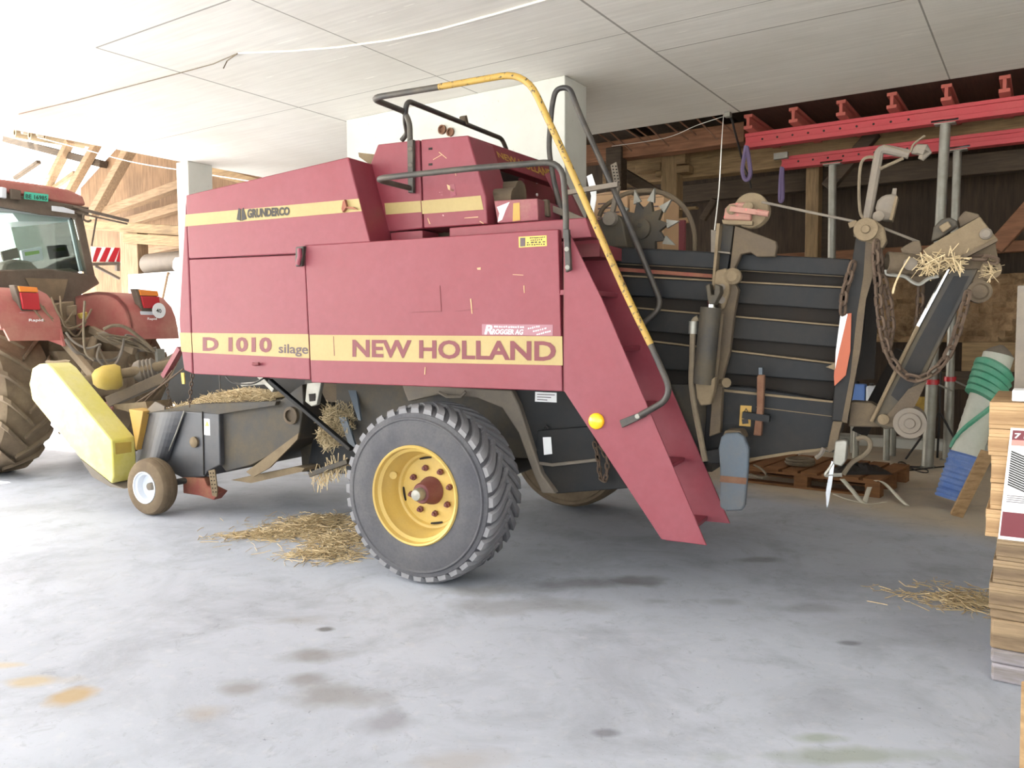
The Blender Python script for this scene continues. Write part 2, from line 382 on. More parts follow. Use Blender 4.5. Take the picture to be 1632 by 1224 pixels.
bt = k.n('ShaderNodeTexBrick'); k.l(k.vec((1, 1, 1), (PI / 2, 0, 0)), bt.inputs['Vector']); bt.inputs['Color1'].default_value = srgb('D6D3CE'); bt.inputs['Color2'].default_value = srgb('CCC9C4'); bt.inputs['Mortar'].default_value = srgb('A7A2A0')
bt.inputs['Scale'].default_value = 1; bt.inputs['Brick Width'].default_value = .25; bt.inputs['Row Height'].default_value = .2; bt.inputs['Mortar Size'].default_value = .008
M['tiles'] = k.done(bt.outputs['Color'], .3)
k = NT('rough_earth_and_stone'); a = k.noise(5, 8, .7); k.bump(a, 1, .08)
M['rubble'] = k.done(k.mix(k.ramp(a, .3, .7), srgb('7E6248'), srgb('C4A680')), .95, 0, .1)
k = NT('tinted_cab_glass'); tr = k.n('ShaderNodeBsdfTransparent'); tr.inputs[0].default_value = (.86, .93, .90, 1); gl = k.n('ShaderNodeBsdfGlossy'); gl.inputs['Roughness'].default_value = .03
fr = k.n('ShaderNodeFresnel'); fr.inputs[0].default_value = 1.45; mx = k.n('ShaderNodeMixShader'); k.l(fr.outputs[0], mx.inputs[0]); k.l(tr.outputs[0], mx.inputs[1]); k.l(gl.outputs[0], mx.inputs[2]); k.l(mx.outputs[0], k.out.inputs[0]); M['glass'] = k.m
# ------------------------------------------------------------------ the barn
XL = hZ(290, 258, CEILZ).x                      # open left edge of the slab
YE = hZ(1400, 144, CEILZ).y                     # rear edge of the slab
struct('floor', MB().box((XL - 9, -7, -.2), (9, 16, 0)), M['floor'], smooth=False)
struct('ground', MB().box((-70, -60, -.5), (60, 60, -.22)), M['yard'], smooth=False)
struct('ceiling', MB().box((XL, -4.5, CEILZ), (9, YE, CEILZ + .32)), M['ceil'], smooth=False)
pl = hZ(552, 188, CEILZ); pr = hZ(905, 122, CEILZ)
YP = (pl.y + pr.y) / 2
struct('concrete_pillar', MB().box((hY(552, 200, YP).x, YP, 0), (pr.x, hX(935, 150, pr.x).y, CEILZ)), M['pillar'], bevel=.01)
pc = hZ(299, 256, CEILZ)
struct('concrete_column', MB().box((pc.x - .30, pc.y, 0), (pc.x, pc.y + .45, CEILZ)), M['pillar'], bevel=.01)
struct('wall_right', MB().box((9, -4, 0), (9.3, 16, 6)), M['pillar'], smooth=False)
# rebar stubs and a bent steel strip below the slab edge
for i, (x, y) in enumerate([(968, 216), (990, 214), (1013, 211), (1030, 209), (1052, 207), (1078, 204), (1100, 200), (1128, 196), (1150, 193)]):
    p = hZ(x, y, CEILZ + .08); p.y = YE + .0
    o = obj('rebar_stub', MB().cyl(p, p + Vector((.12 + .05 * (i % 3), .5, -.16 - .05 * ((i * 2) % 3))), .012, 6), M['rust']); o['kind'] = 'structure'

# rear timber frame (all beyond the slab edge)
def tbeam(name, px0, px1, Y, t, mat, up=True):
    """horizontal timber along the building: two pixel heights (top, bottom) at px0 x, from px0 x to px1 x"""
    (x0, yt, yb), x1 = px0, px1
    zt, zb = hY(x0, yt, Y).z, hY(x0, yb, Y).z
    return struct(name, MB().box((hY(x0, (yt + yb) / 2, Y).x, Y, zb), (hY(x1, (yt + yb) / 2, Y).x, Y + t, zt)), mat, bevel=.012)
def tpost(name, x0, x1, yt, yb, Y, t, mat, zb=None):
    p, q = hY(x0, yb, Y), hY(x1, yt, Y)
    return struct(name, MB().box((p.x, Y, p.z if zb is None else zb), (hY(x1, yb, Y).x, Y + t, q.z)), mat, bevel=.012)
tbeam('timber_beam', (1060, 200, 243), 1190, 10.95, .25, M['woodor'])
o = bpy.data.objects['timber_beam']
struct('timber_beam', MB().box((hY(900, 240, 10.95).x, 10.95, hY(1060, 243, 10.95).z), (hY(1186, 225, 10.95).x, 11.2, hY(1060, 212, 10.95).z)), M['woodor'], bevel=.012)
bpy.data.objects.remove(o)
struct('timber_beam', MB().box((hY(960, 280, 11.75).x, 11.75, hY(1120, 281, 11.75).z), (8.5, 12.0, hY(1120, 228, 11.75).z)), M['wood'], bevel=.012)
struct('timber_beam', MB().box((hY(1000, 300, 12.2).x, 12.2, hY(1160, 316, 12.2).z), (8.5, 12.4, hY(1160, 287, 12.2).z)), M['wooddark'], bevel=.012)
struct('timber_beam', MB().box((hY(1190, 410, 12.5).x, 12.5, hY(1300, 417, 12.5).z), (8.5, 12.7, hY(1300, 401, 12.5).z)), M['woodor'], bevel=.012)
struct('timber_beam', MB().box((hY(1480, 610, 11.9).x, 11.9, hY(1540, 622, 11.9).z), (8.5, 12.1, hY(1540, 592, 11.9).z)), M['wooddark'], bevel=.012)
tpost('timber_column', 1052, 1077, 236, 470, 11.45, .26, M['woodz'], 0)
tpost('timber_column', 1281, 1302, 262, 470, 11.85, .22, M['woodz'], 0)
tpost('timber_column', 1303, 1322, 262, 470, 12.1, .2, M['wooddark'], 0)
tpost('timber_column', 965, 990, 232, 330, 10.9, .2, M['wooddark'], 0)
# bearer blocks either side of the front upright
for (x0, x1, yt, yb) in [(1012, 1052, 258, 276), (1044, 1054, 272, 281), (1077, 1098, 262, 276), (1077, 1092, 236, 262)]:
    tpost('timber_beam', x0, x1, yt, yb, 11.42, .2, M['wood'])
struct('timber_beam', MB().beam(hY(990, 275, 11.2), hY(1052, 312, 11.2), .16, .16), M['wooddark'], bevel=.01)
struct('timber_beam', MB().beam(hY(1700, 268, 11.75), hY(1585, 396, 11.75), .2, .2), M['woodor'], bevel=.01)
struct('timber_beam', MB().beam(hY(1395, 210, 11.65), hY(1318, 300, 11.65), .16, .16), M['wooddark'], bevel=.01)
struct('timber_beam', MB().beam(hY(1140, 318, 12.2), hY(1120, 350, 12.2), .1, .1), M['wooddark'], bevel=.01)
tpost('timber_beam', 1083, 1110, 328, 335, 11.2, .1, M['wood'])
tpost('timber_beam', 1075, 1098, 346, 356, 11.2, .1, M['pallet'])
tpost('wall_panel', 1532, 1700, 545, 592, 12.0, .05, M['wood'])
# rough heap of stones and earth against the rear wall
mb = MB(); R = random.Random(3); p0, p1 = hY(1385, 545, 12.7), hY(1760, 428, 12.7)
nx, nz = 34, 12; grid = [[Vector((p0.x + (p1.x - p0.x) * i / nx, 12.7 + R.uniform(-.09, .09) + .25 * j / nz, p0.z + (p1.z - p0.z) * j / nz)) for i in range(nx + 1)] for j in range(nz + 1)]
for j in range(nz):
    for i in range(nx): mb.face([grid[j][i], grid[j][i + 1], grid[j + 1][i + 1], grid[j + 1][i]])
struct('wall_stone', mb, M['rubble'])
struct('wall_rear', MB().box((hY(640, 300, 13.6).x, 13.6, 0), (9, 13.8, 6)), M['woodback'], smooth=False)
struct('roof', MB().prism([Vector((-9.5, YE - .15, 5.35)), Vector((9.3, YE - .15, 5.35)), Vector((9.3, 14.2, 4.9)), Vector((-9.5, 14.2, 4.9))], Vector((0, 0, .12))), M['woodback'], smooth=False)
struct('wall_sunblock', MB().box((-9.5, YE, CEILZ + .32), (9.3, YE + .1, 5.45)), M['woodback'], smooth=False)  # unseen wall added to stop sun leaking in under the rear roof
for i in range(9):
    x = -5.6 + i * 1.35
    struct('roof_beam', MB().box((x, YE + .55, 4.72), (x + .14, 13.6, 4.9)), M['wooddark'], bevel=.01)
pz = hZ(1300, 735, 0)
struct('trim_1', MB().box((hY(1180, 722, pz.y).x - 4, 12.2, 0), (8.5, 12.5, .13)), M['pillar'], bevel=.01)

struct('ceiling_formwork', MB().box((hY(1188, 190, 10.3).x, YE + .12, CEILZ + .06), (8.8, 13.3, CEILZ + .09)), M['formply'], smooth=False)
struct('roof_sunblock', MB().prism([Vector((XL - 12, 6.8, 6.6)), Vector((XL + 6, 6.8, 6.6)), Vector((XL + 6, 12.4, 7.6)), Vector((XL - 12, 12.4, 7.6))], W * .12), M['boards'], smooth=False)  # unseen roof slope above the gable, placed to keep the sun off it
for (x, y, r) in [(706, 207, .055), (719, 211, .05)]:
    p = hY(x, y, YP); o = obj('conduit_stub', MB().lathe([(r, .0), (r, -.03), (r * .7, -.03), (r * .7, -.005), (0, -.005)], p, Y1, 18), M['rust']); o['kind'] = 'structure'
# left side: timber gable beyond the slab
YB = 12.2
wl = [hY(128, 470, YB), hY(128, 300, YB), hY(190, 232, YB), hY(240, 180, YB), hY(640, 120, YB), hY(640, 470, YB)]
for p in (wl[0], wl[-1]): p.z = 0
struct('wall_rear_left', MB().prism(wl, Vector((0, .06, 0))), M['boards'], smooth=False)
YT = 9.6
a, b = hY(213, 437, YT), hY(300, 437, YT)
struct('wall_tiled', MB().box((a.x - .2, YT, 0), (b.x + 3.2, YT + .15, a.z)), M['tiles'], smooth=False)
def rafter(p0, p1, Y, w, h, m='woodlight'): return struct('timber_beam', MB().beam(hY(*p0, Y), hY(*p1, Y), w, h, up=Y1), M[m], bevel=.012)
rafter((112, 225), (68, 312), 11.9, .17, .2); rafter((160, 220), (103, 320), 11.8, .17, .2); rafter((222, 212), (150, 340), 11.3, .2, .24)
rafter((120, 275), (60, 318), 12.0, .10, .12, 'woodlight'); rafter((62, 258), (24, 284), 12.0, .10, .12, 'wooddark')
rafter((150, 345), (300, 291), 11.5, .2, .24); rafter((175, 362), (330, 318), 11.9, .2, .22); rafter((130, 358), (300, 369), 9.95, .2, .24, 'wood'); rafter((205, 380), (320, 388), 9.9, .2, .26, 'wood')
rafter((215, 405), (320, 385), 11.6, .15, .16); rafter((300, 262), (420, 294), 11.4, .2, .22, 'wood')
rafter((10, 222), (165, 262), 12.05, .18, .22, 'wooddark')
pt = hY(190, 365, 9.85); qt = hY(219, 452, 9.85)
struct('timber_column', MB().box((pt.x, 9.85, 0), (hY(219, 400, 9.85).x, 10.1, pt.z)), M['woodlightz'], bevel=.012)
# timber clutter under the eave: rolled sheets lying on the rafters
R = random.Random(5)
for i, (x, y, r) in enumerate([(24, 232, .14), (36, 228, .12), (48, 236, .15), (60, 231, .13), (72, 238, .12)]):
    p = hY(x, y, 11.6) + W * .36; o = obj('rolled_sheet', MB().lathe([(r * .55, 0), (r, 0), (r, 1.4), (r * .55, 1.4), (r * .55, 0)], p, Vector((.15, 1, 0)), 20), M['greydust' if i % 2 else 'dust'])
    tag(o, ['pale rolled sheet nearest the open gap under the eave', 'second pale roll from the gap, lying on the rafters', 'middle pale roll of the row lying on the rafters', 'fourth roll from the gap, lying on the rafters', 'pale roll of the row closest to the first rafter'][i], 'roll', 'rolled sheets under the eave')
# ------------------------------------------------------------------ the big square baler
BO = B(-2.9, 5.6, 0)
bal = thing('square_baler', 'large faded red and yellow square baler on wide flotation tyres mid-barn', 'baler', BO)
VP = 4.37
def bp(name, mb, m, parent=None, **k): return obj(name, mb, M[m] if isinstance(m, str) else m, parent or bal, **k)
def pz(px, v): return [hv(x, y, v) for x, y in px]

# side panels
mp = bp('side_panel', MB().plate([(485.5, 391.6), (889.7, 365), (896.5, 624), (496, 609.5)], VP, .05), 'red', bevel=.006)
mp['label'] = 'large flat red side door with the maker\'s name on a yellow band'
fp = bp('front_panel', MB().plate([(301.5, 413.5), (485.5, 405.5), (494.5, 605.5), (308.6, 596)], VP + .012, .05), 'red', bevel=.006)
cp = bp('corner_panel', MB().prism([hv(x, y, VP + .015) for x, y in [(296, 311.5), (300, 413), (307, 596), (293, 590), (287.5, 547), (285, 509), (293, 365)]], V * .5), 'red', bevel=.01)
up = bp('upper_panel', MB().plate([(296, 311), (555, 250), (590, 386), (487, 392), (485, 404), (301, 412)], VP + .006, .27), 'red', bevel=.008)
for nm, px, v, par in [('yellow_stripe', [(493.6, 533.6), (896, 536), (896.8, 582.4), (494.8, 574)], VP, mp), ('yellow_stripe', [(305.5, 530.5), (491.2, 532.6), (493, 571), (307.2, 562)], VP + .012, fp),
                       ('yellow_stripe', [(285.6, 530), (304.2, 530.5), (306, 562), (289, 560.5)], VP + .015, cp), ('yellow_stripe', [(295.8, 342), (571.5, 316.5), (576.5, 336.5), (295, 361)], VP + .006, up)]:
    decal(nm, px, v, M['yel'], par)
decal_text('lettering', 'NEW HOLLAND', [(561.5, 541), (886, 543.5), (886, 576), (561.5, 569)], VP - .004, M['maroon'], mp, bold=.03)
decal_text('lettering', 'D 1010', [(323, 537), (433, 537.5), (433, 562), (323, 559.5)], VP + .008, M['maroon'], fp, bold=.04)
decal_text('lettering', 'silage', [(444, 548), (491, 549), (491, 569), (444, 567)], VP + .008, M['inkgrey'], fp, bold=.015)
# dealer name with a twin-peak mark on the upper stripe
decal_text('lettering', 'GRUNDERCO', [(394, 333), (461.5, 329.5), (461.5, 343), (394, 348)], VP + .001, M['ink'], up, bold=.05)
lg = MB()
for px in ([(380, 331.5), (383.7, 334), (383.7, 352), (377, 350)], [(384.8, 334), (387.5, 331), (393, 349), (384.8, 352)]): lg.plate(px, VP + .001, .002)
bp('dealer_mark', lg, 'ink', up, smooth=False)
# dealer stickers on the big door
decal('sticker', [(826.5, 377.5), (871, 375), (871.5, 392), (827, 394.5)], VP, M['stickyel'], mp)
def print_row(q, n, v, mat, par):                # a row of print too small to read: short uneven strokes
    tl, tr, br, bl = [Vector((x, y, 0)) for x, y in q]; R_ = random.Random(int(q[0][0] * 7 + q[0][1])); mb = MB()
    for i in range(n):
        a0 = (i + .12) / n; a1 = (i + R_.uniform(.55, .9)) / n; h0 = R_.uniform(0, .25); h1 = R_.uniform(.75, 1)
        P4 = [tl.lerp(tr, a).lerp(bl.lerp(br, a), h) for a, h in ((a0, h0), (a1, h0), (a1, h1), (a0, h1))]
        mb.plate([(p.x, p.y) for p in P4], v - .002, .001)
    return obj('print', mb, M[mat], par, smooth=False)
for i, (x0_, x1_, n_) in enumerate([(844, 869.5, 9), (845, 865, 6), (839, 870, 5), (839, 869, 8)]):
    y = 378.2 + i * 3.7; print_row([(x0_, y), (x1_, y - 1.5), (x1_, y + .9), (x0_, y + 2.4)], n_, VP - .002, 'ink', mp)
decal('print', [(829, 379), (837, 378.6), (837, 392.4), (829, 393)], VP - .002, M['inkgrey'], mp)
decal('sticker', [(768, 516.5), (881, 517.5), (881, 535), (768, 533.5)], VP, paint('smoky_clear_film', '9A6C76', None), mp)
decal_text('print', 'ROGGER AG', [(784, 524.5), (834, 525), (834, 533.5), (784, 532.5)], VP - .004, M['white'], mp, bold=.02, shear=.2)
decal_text('print', 'R', [(772, 518), (786, 518), (786, 533), (772, 533)], VP - .0045, M['white'], mp, bold=.03, shear=.2)
for q_, n_ in [([(787, 519), (836, 519.5), (836, 523), (787, 522.5)], 13), ([(841, 522.5), (861, 518), (861, 521), (841, 525.5)], 6), ([(849, 527), (871, 521.5), (871, 524.5), (849, 530)], 6), ([(855, 532), (878, 526), (878, 529), (855, 534.5)], 7)]:
    print_row(q_, n_, VP - .002, 'white', mp)
# latches
la = bp('latch', MB().plate([(471, 393.5), (484, 392), (482, 409), (480, 424), (471, 425), (470, 412)], VP - .03, .03), 'railblack', bevel=.006)
bp('latch_grip', MB().tube(pz([(477, 396), (478, 408), (474.5, 422)], VP - .045), .016, 8), 'redbox', la)
bp('latch', MB().tube(pz([(403, 580), (407, 581), (413, 580)], VP - .012), .012, 8), 'reddark', fp)
bp('torn_vent', MB().plate([(546, 321), (549, 318), (552, 330), (546, 338), (544, 333)], VP - .02, .03).plate([(551, 329), (563, 330), (569, 334), (553, 332)], VP - .015, .02), 'dustred', up)
# cracks and dent line on the door
for px in ([(700, 455), (701, 455), (703.5, 496), (702.5, 496)], [(656, 497), (703, 495.5), (703, 496.5), (656, 497.8)], [(725, 495.5), (762, 492), (762, 492.8), (725, 496.5)], [(531, 536), (531.8, 536), (533.3, 567), (532.3, 567)]):
    decal('crack', px, VP - .001, M['reddark'], mp)
for px in ([(749, 476), (751, 476), (753, 500), (751.5, 500)], [(677, 585), (678.5, 585), (677.5, 597), (676, 597)], [(834, 455), (836, 455), (836, 467), (835, 467)], [(760, 427), (766, 426), (766, 430), (761, 430)], [(817, 437), (834, 438), (834, 439), (817, 438)]):
    decal('scratch', px, VP - .001, M['card'], mp)

# hood above the knotters (set back) and its rear cover
VH = 4.63
hd = bp('hood', MB().plate([(602, 230), (668, 222.6), (673.5, 364), (604, 371), (590, 262)], VH, 1.9), 'red', bevel=.008)
hc = bp('hood_cover', MB().plate([(670.5, 222.4), (746, 215.4), (774, 312), (777, 357), (675, 364)], VH - .01, .34), 'red', bevel=.008)
decal('yellow_stripe', [(612.6, 324), (670, 320), (671.5, 338), (615, 342)], VH, M['yel'], hd)
decal('yellow_stripe', [(671.5, 320), (766, 311.6), (770.5, 334), (673, 341)], VH - .01, M['yel'], hc)
for (x, y) in [(686, 237), (686, 262)]: decal('slot', [(x - 3, y - 1.5), (x + 3, y - 2), (x + 3, y + 1.5), (x - 3, y + 2)], VH - .01, M['dark'], hc)
decal('worn_mark', [(717, 294), (724, 293), (727, 311), (718, 314)], VH - .01, M['redbox'], hc)
for px in ([(690, 254), (704, 246), (704, 247), (690, 255)], [(700, 242), (712, 252), (711, 252.6), (699, 242.6)], [(725, 270), (727, 280), (726, 280), (724, 270)], [(712, 294), (724, 299), (723, 306), (714, 302)], [(740, 347), (762, 345), (762, 346.5), (740, 348)], [(682, 347), (686, 357), (684, 357), (681, 348)], [(765, 352), (771, 356), (770, 357), (764, 353)]):
    decal('scratch', px, VH - .01, M['card'], hc)
# cross panel with the maker's name, across the machine
uh = toB(hv(746, 216, VH))[0]
q = [hu(746, 215.5, uh), hu(887, 264, uh), hu(893, 297, uh), hu(762, 252, uh)]
cr = bp('cross_panel', MB().prism([p for p in q], U * -.10), 'red', bevel=.006); cr['label'] = 'red cross panel with worn yellow lettering'
q2 = [hu(790, 241, uh), hu(878, 271.5, uh), hu(881, 286, uh), hu(794, 251, uh)]
obj('lettering', text_mb('NEW HOLLAND', *q2, lift=U * .004, bold=.02), M['yelbox'], cr, smooth=False)
obj('sticker', MB().face([hu(757, 224, uh) + U * .003, hu(764, 226, uh) + U * .003, hu(769, 251, uh) + U * .003, hu(763, 249, uh) + U * .003]), M['yelbox'], cr, smooth=False)
# dusty side of the cover, facing rearward
bp('cover_edge', MB().prism([hu(750, 228, uh - .01), hu(786, 262, uh - .01), hu(789, 285, uh - .01), hu(781, 308, uh - .01), hu(792, 353, uh - .01), hu(778, 357, uh - .01), hu(771, 310, uh - .01)], U * -.02), 'dustred')
ub2 = uh - .35
bp('inner_panel', MB().prism([hu(770, 255, ub2), hu(900, 300, ub2), hu(905, 350, ub2), hu(780, 352, ub2)], U * -.04), 'dark')
rb = uh + .02
bp('rear_box', MB().prism([hu(835, 283, rb - .25), hu(882, 297, rb - .25), hu(886, 330, rb - .25), hu(836, 318, rb - .25)], U * -.05), 'reddark')
for (x, y) in [(829, 291.5), (855, 290.5), (829, 310.5), (855, 310.5)]: bp('rivet', MB().cyl(hu(x, y, rb - .19), hu(x, y, rb - .19) + U * .01, .012, 8), 'white')
bp('inner_rolls', MB().tube([hv(784, 312, 5.0), hv(830, 309, 5.0)], .09, 16).tube([hv(790, 318, 4.8), hv(822, 316, 4.8)], .07, 14), 'dustdark')
kb = bp('knotter_box', MB().plate([(787, 320), (856.5, 316), (858, 351.5), (793, 356)], VH + .02, .35), 'redbox', bevel=.006)
decal('sticker', [(818, 324), (828, 323), (829, 351), (817, 353)], VH + .02, M['yelbox'], kb)
decal('scuff', [(792, 330), (812, 322), (806, 334), (800, 350), (793, 354), (796, 340)], VH + .02, M['white'], kb)
bp('deck_beam', MB().plate([(716, 363), (860, 352), (934, 346.5), (943, 378), (893, 381), (716, 382)], 4.50, .16), 'red', bevel=.006)
bp('deck_plate', MB().plate([(622, 371), (673.5, 367), (673.5, 384), (624, 386)], 4.62, .2), 'red', bevel=.004)
bp('deck_recess', MB().plate([(674, 367), (717, 363), (717, 383), (674, 385)], 4.9, .1), 'dustdark')
bp('deck_floor', MB().box((toB(hv(600, 380, 4.6))[0], 4.66, 2.10), (toB(hv(950, 370, 4.6))[0], 6.6, 2.18), B), 'reddark')
bp('twine_bracket', MB().plate([(571, 243), (597, 246), (600, 262), (598, 268), (572, 250)], 4.68, .5), 'dust')
bp('inner_frame', MB().plate([(857, 325), (888, 330), (893, 352), (860, 352)], 5.0, .3).plate([(862, 318), (872, 317), (874, 345), (866, 345)], 4.75, .05), 'dustdark', bevel=.01)
bp('brace_bar', MB().beam(hv(862, 325, 4.9), hv(930, 352, 4.9), .04, .04).beam(hv(905, 307, 4.9), hv(985, 294, 4.9), .03, .03), 'greydust')
bp('far_side_panel', MB().box((-4.95, 6.98, 1.3), (-1.9, 7.03, 2.6), B), 'reddark')
bp('body_core', MB().box((-4.9, 4.52, 1.35), (-2.0, 6.9, 2.1), B), 'dark')
bp('rear_shield', MB().prism([hv(868, 278, 5.45), hv(888, 268, 5.45), hv(930, 352, 5.45), hv(905, 352, 5.45)], V * .05), 'reddark')

# ladder at the rear of the side
VN, VF = VP - .02, 4.94
st = bp('ladder', MB().plate([(899, 372), (908, 372.5), (961, 480), (1126, 869.5), (1054, 859.5), (899.5, 624)], VN, .012), 'red', bevel=.003)
bp('far_stringer', MB().plate([(938, 349), (951, 349), (1163.5, 834.5), (1095, 828), (1020, 720), (915, 400)], VF, .012), 'red', st, bevel=.003)
bp('edge_flange', MB().prism([hv(900, 373, VN), hv(900, 624, VN), hv(898, 624, VN), hv(898, 373, VN)], V * .05), 'reddark', st)
bp('back_plate', MB().prism([hv(900, 372, VF - .01), hv(951, 350, VF - .01), hv(1000, 460, VF - .01), hv(905, 440, VF - .01)], V * .008), 'red', st)
for (x, y) in [(985, 467), (1021, 551), (1056, 640), (1091, 729), (1128, 822)]:
    c = toB(hv(x, y, VF)); s = (1, .9)[0]
    bp('tread', MB().prism([B(c[0], VN + .012, c[2]), B(c[0], VF, c[2]), B(c[0], VF, c[2] - .02), B(c[0] - .008, VF, c[2] - .03), B(c[0] - .008, VN + .012, c[2] - .03), B(c[0], VN + .012, c[2] - .02)], U * (-.15 if y < 800 else -.09)), 'red', st, bevel=.003)
bp('reflector', MB().lathe([(.047, 0), (.047, .012), (.040, .022), (.02, .030), (0, .032)], hv(951, 671, VN), -V, 24), 'amber', st)['label'] = 'round amber reflector'

# handrails
RN = 4.37
up_ = toB(hv(653, 300, VH - .04))[0]
post = bp('rail_post', MB().plate([(648.5, 222), (658, 222), (658, 307), (650, 307)], VH - .04, .03), 'rail', bevel=.004)
for y in (237, 263): bp('bolt', MB().cyl(hv(653.5, y, VH - .04), hv(653.5, y, VH - .06), .014, 8), 'greydust', post)
c1 = hu(591, 156.5, up_); vn = toB(c1)[1]
pA = [hv(653.5, 224, VH - .03), hv(653, 196, VH - .03), hv(645, 178, VH - .03), c1, hv(700, 138.5, vn)]
bp('handrail', MB().tube(fillet(pA, .09), .019, 12), 'rail')
pY = fillet([hv(700, 138.5, vn), hv(838, 114.5, vn), hv(895, 237, vn), hv(1002, 478, VN - .03), hv(1037, 549, VN - .03)], .16, 7)
bp('handrail', MB().tube(pY, .019, 12), 'railyel')['label'] = 'worn yellow ladder handrail'
bp('handrail', MB().tube(fillet([hv(1037, 549, VN - .03), hv(1074, 632, VN - .03), hv(1020, 662, VN - .02)], .16, 7), .018, 12), 'railblack')
bk = bp('rail_bracket', MB().plate([(987, 670), (1025, 655), (1029, 664), (991, 682)], VN - .025, .025), 'railblack', bevel=.003)
bp('bolt', MB().cyl(hv(1015.5, 663.5, VN - .03), hv(1015.5, 663.5, VN - .04), .014, 8), 'steel', bk)
c2 = hu(595, 285, up_)
pB = [hv(652, 299.5, VH - .05), c2, hv(755, 268, toB(c2)[1]), hv(896, 257, VN - .03), hv(902, 335, VN - .03), hv(902, 380, VN - .03)]
bp('handrail', MB().tube(fillet(pB, .11, 6), .018, 12), 'rail')['label'] = 'grey-brown looped rail on the near side of the platform'
bk = bp('rail_bracket', MB().plate([(897.5, 365), (906, 365), (909.5, 430), (901, 434)], VN - .05, .03), 'railblack', bevel=.004)
for (x, y) in [(903, 397), (904, 426)]: bp('bolt', MB().cyl(hv(x, y, VN - .05), hv(x, y, VN - .065), .014, 8), 'steel', bk)
pC = [hv(640, 224, VH + .12), hv(649, 213, VH + .12), hv(645, 190, VH - .03), hu(648, 160, up_), hu(800, 221, up_), hu(807, 238, up_)]
pc_ = bp('handrail', MB().tube(fillet(pC, .12, 6), .018, 12), 'railblack')
bp('knot_clip', MB().beam(hu(738, 185, up_), hu(741, 198, up_), .05, .03), 'dustdark', pc_)
pD = [hv(900, 352, 4.98), hv(883.5, 295, 4.98), hv(874, 235, 4.98), hv(880, 166, 4.98), hv(886, 141, 4.98), hv(908, 139, 4.98), hv(923, 180, 4.98), hv(998, 347, 4.98), hv(1032, 430, 4.98), hv(1056, 488, 4.98), hv(1026, 515, 4.98)]
bp('handrail', MB().tube(fillet(pD, .09, 6), .018, 12), 'railblack')['label'] = 'black looped handrail on the far side of the ladder'

# running gear
def wheel(uc, v0, w, R, near):
    o = B(uc, v0, R)
    prof = [(.315, .05), (.33, .012), (.37, .0), (.45, .006), (.490, .014), (.497, .008), (.503, .008), (.510, .02), (.535, .024), (.540, .034), (.556, .055), (.568, .10), (.572, w * .5), (.568, w - .10), (.556, w - .055), (.53, w - .02), (.45, w - .004), (.36, w), (.315, w - .05)]
    mb = MB().lathe(prof, o, V, 96, closed=False, e=U)
    if near:                                       # directional tread blocks
        N = 36
        def band(s0, s1, skew, ph, wd0, wd1):
            for k in range(N):
                pts = []; n = 7
                for j in range(n + 1):
                    t = j / n; ws = s0 + (s1 - s0) * t
                    edge = min(ws, w - ws)
                    rs = .572 if edge > .10 else .572 - (.10 - edge) * .16 if edge > .05 else .564 - (.05 - edge) * .7
                    an = 2 * PI * (k + ph) / N + skew * (t ** 1.25)
                    wd = wd0 + (wd1 - wd0) * t
                    pts.append((ws, an, rs, wd))
                vs = []
                for (ws, an, rs, wd) in pts:
                    for (da, rr) in ((-wd / 2, rs - .012), (wd / 2, rs - .012), (wd / 2 * .8, rs + .018), (-wd / 2 * .8, rs + .018)):
                        x = an + da / .58; vs.append(o + V * ws + (U * math.cos(x) + W * math.sin(x)) * rr)
                fs = [(0, 1, 2, 3), tuple(4 * n + q for q in (3, 2, 1, 0))] + [(4 * j + q, 4 * j + (q + 1) % 4, 4 * j + 4 + (q + 1) % 4, 4 * j + 4 + q) for j in range(n) for q in range(4)]
                mb.add(vs, fs)
        band(.03, w * .56, .34, 0, .070, .046); band(w - .03, w * .44, .34, .5, .070, .046)
    wh = bp('wheel', mb, 'rubber' if near else 'rubberdusthaze', ang=28)
    for rr, hh in ((.425, .004), (.50, .018)): pass
    rim = bp('rim', MB().lathe([(.327, .03), (.330, .006), (.322, -.006), (.312, .0), (.305, .03), (.285, .045), (.28, .10), (.262, .125), (.256, .175), (.25, .19), (.235, .196), (.225, .215), (.0, .215), (.0, .225), (.24, .225), (.275, .18), (.30, .05), (.315, .045)], o, V, 72, e=U), 'yelrim', wh)
    if near:
        bp('hub', MB().lathe([(.095, .21), (.09, .19), (.075, .17), (.07, .10), (.062, .085), (.0, .085)], o, V, 32), 'hub', wh)['label'] = 'dark red hub'
        bp('hub_cap', MB().lathe([(.042, .09), (.042, .04), (.034, .025), (0, .022)], o, V, 24), 'steel', wh)
        for k in range(8):
            a = 2 * PI * (k + .3) / 8; c = o + V * .21 + (U * math.cos(a) + W * math.sin(a)) * .155
            bp('wheel_nut', MB().lathe([(.021, 0), (.021, -.022), (.012, -.026), (.012, -.04), (0, -.042)], c, V, 6), 'hub', wh, smooth=False)
        for k in range(4):
            a = 2 * PI * (k + .12) / 4; c = o + (U * math.cos(a) + W * math.sin(a)) * .235 + V * .208
            d = U * -math.sin(a) + W * math.cos(a); e = U * math.cos(a) + W * math.sin(a)
            bp('hand_hole', MB().prism([c + d * x - e * y for x, y in ((-.055, .0), (-.045, .022), (.045, .022), (.055, .0), (.04, -.008), (-.04, -.008))], V * .004), 'dark', wh, smooth=False)
        bp('valve_block', MB().cyl(o + U * -.255 + W * .10 + V * .15, o + U * -.235 + W * .10 + V * .11, .026, 12), 'yelrim', wh)
    for sgn in (0,): pass
    return wh
wheel(-2.93, 4.30, .45, .59, True)
wf = wheel(-2.93, 6.75, .45, .59, False)
bp('axle', MB().cyl(B(-2.93, 4.6, .59), B(-2.93, 6.9, .59), .09, 16), 'blackdust')
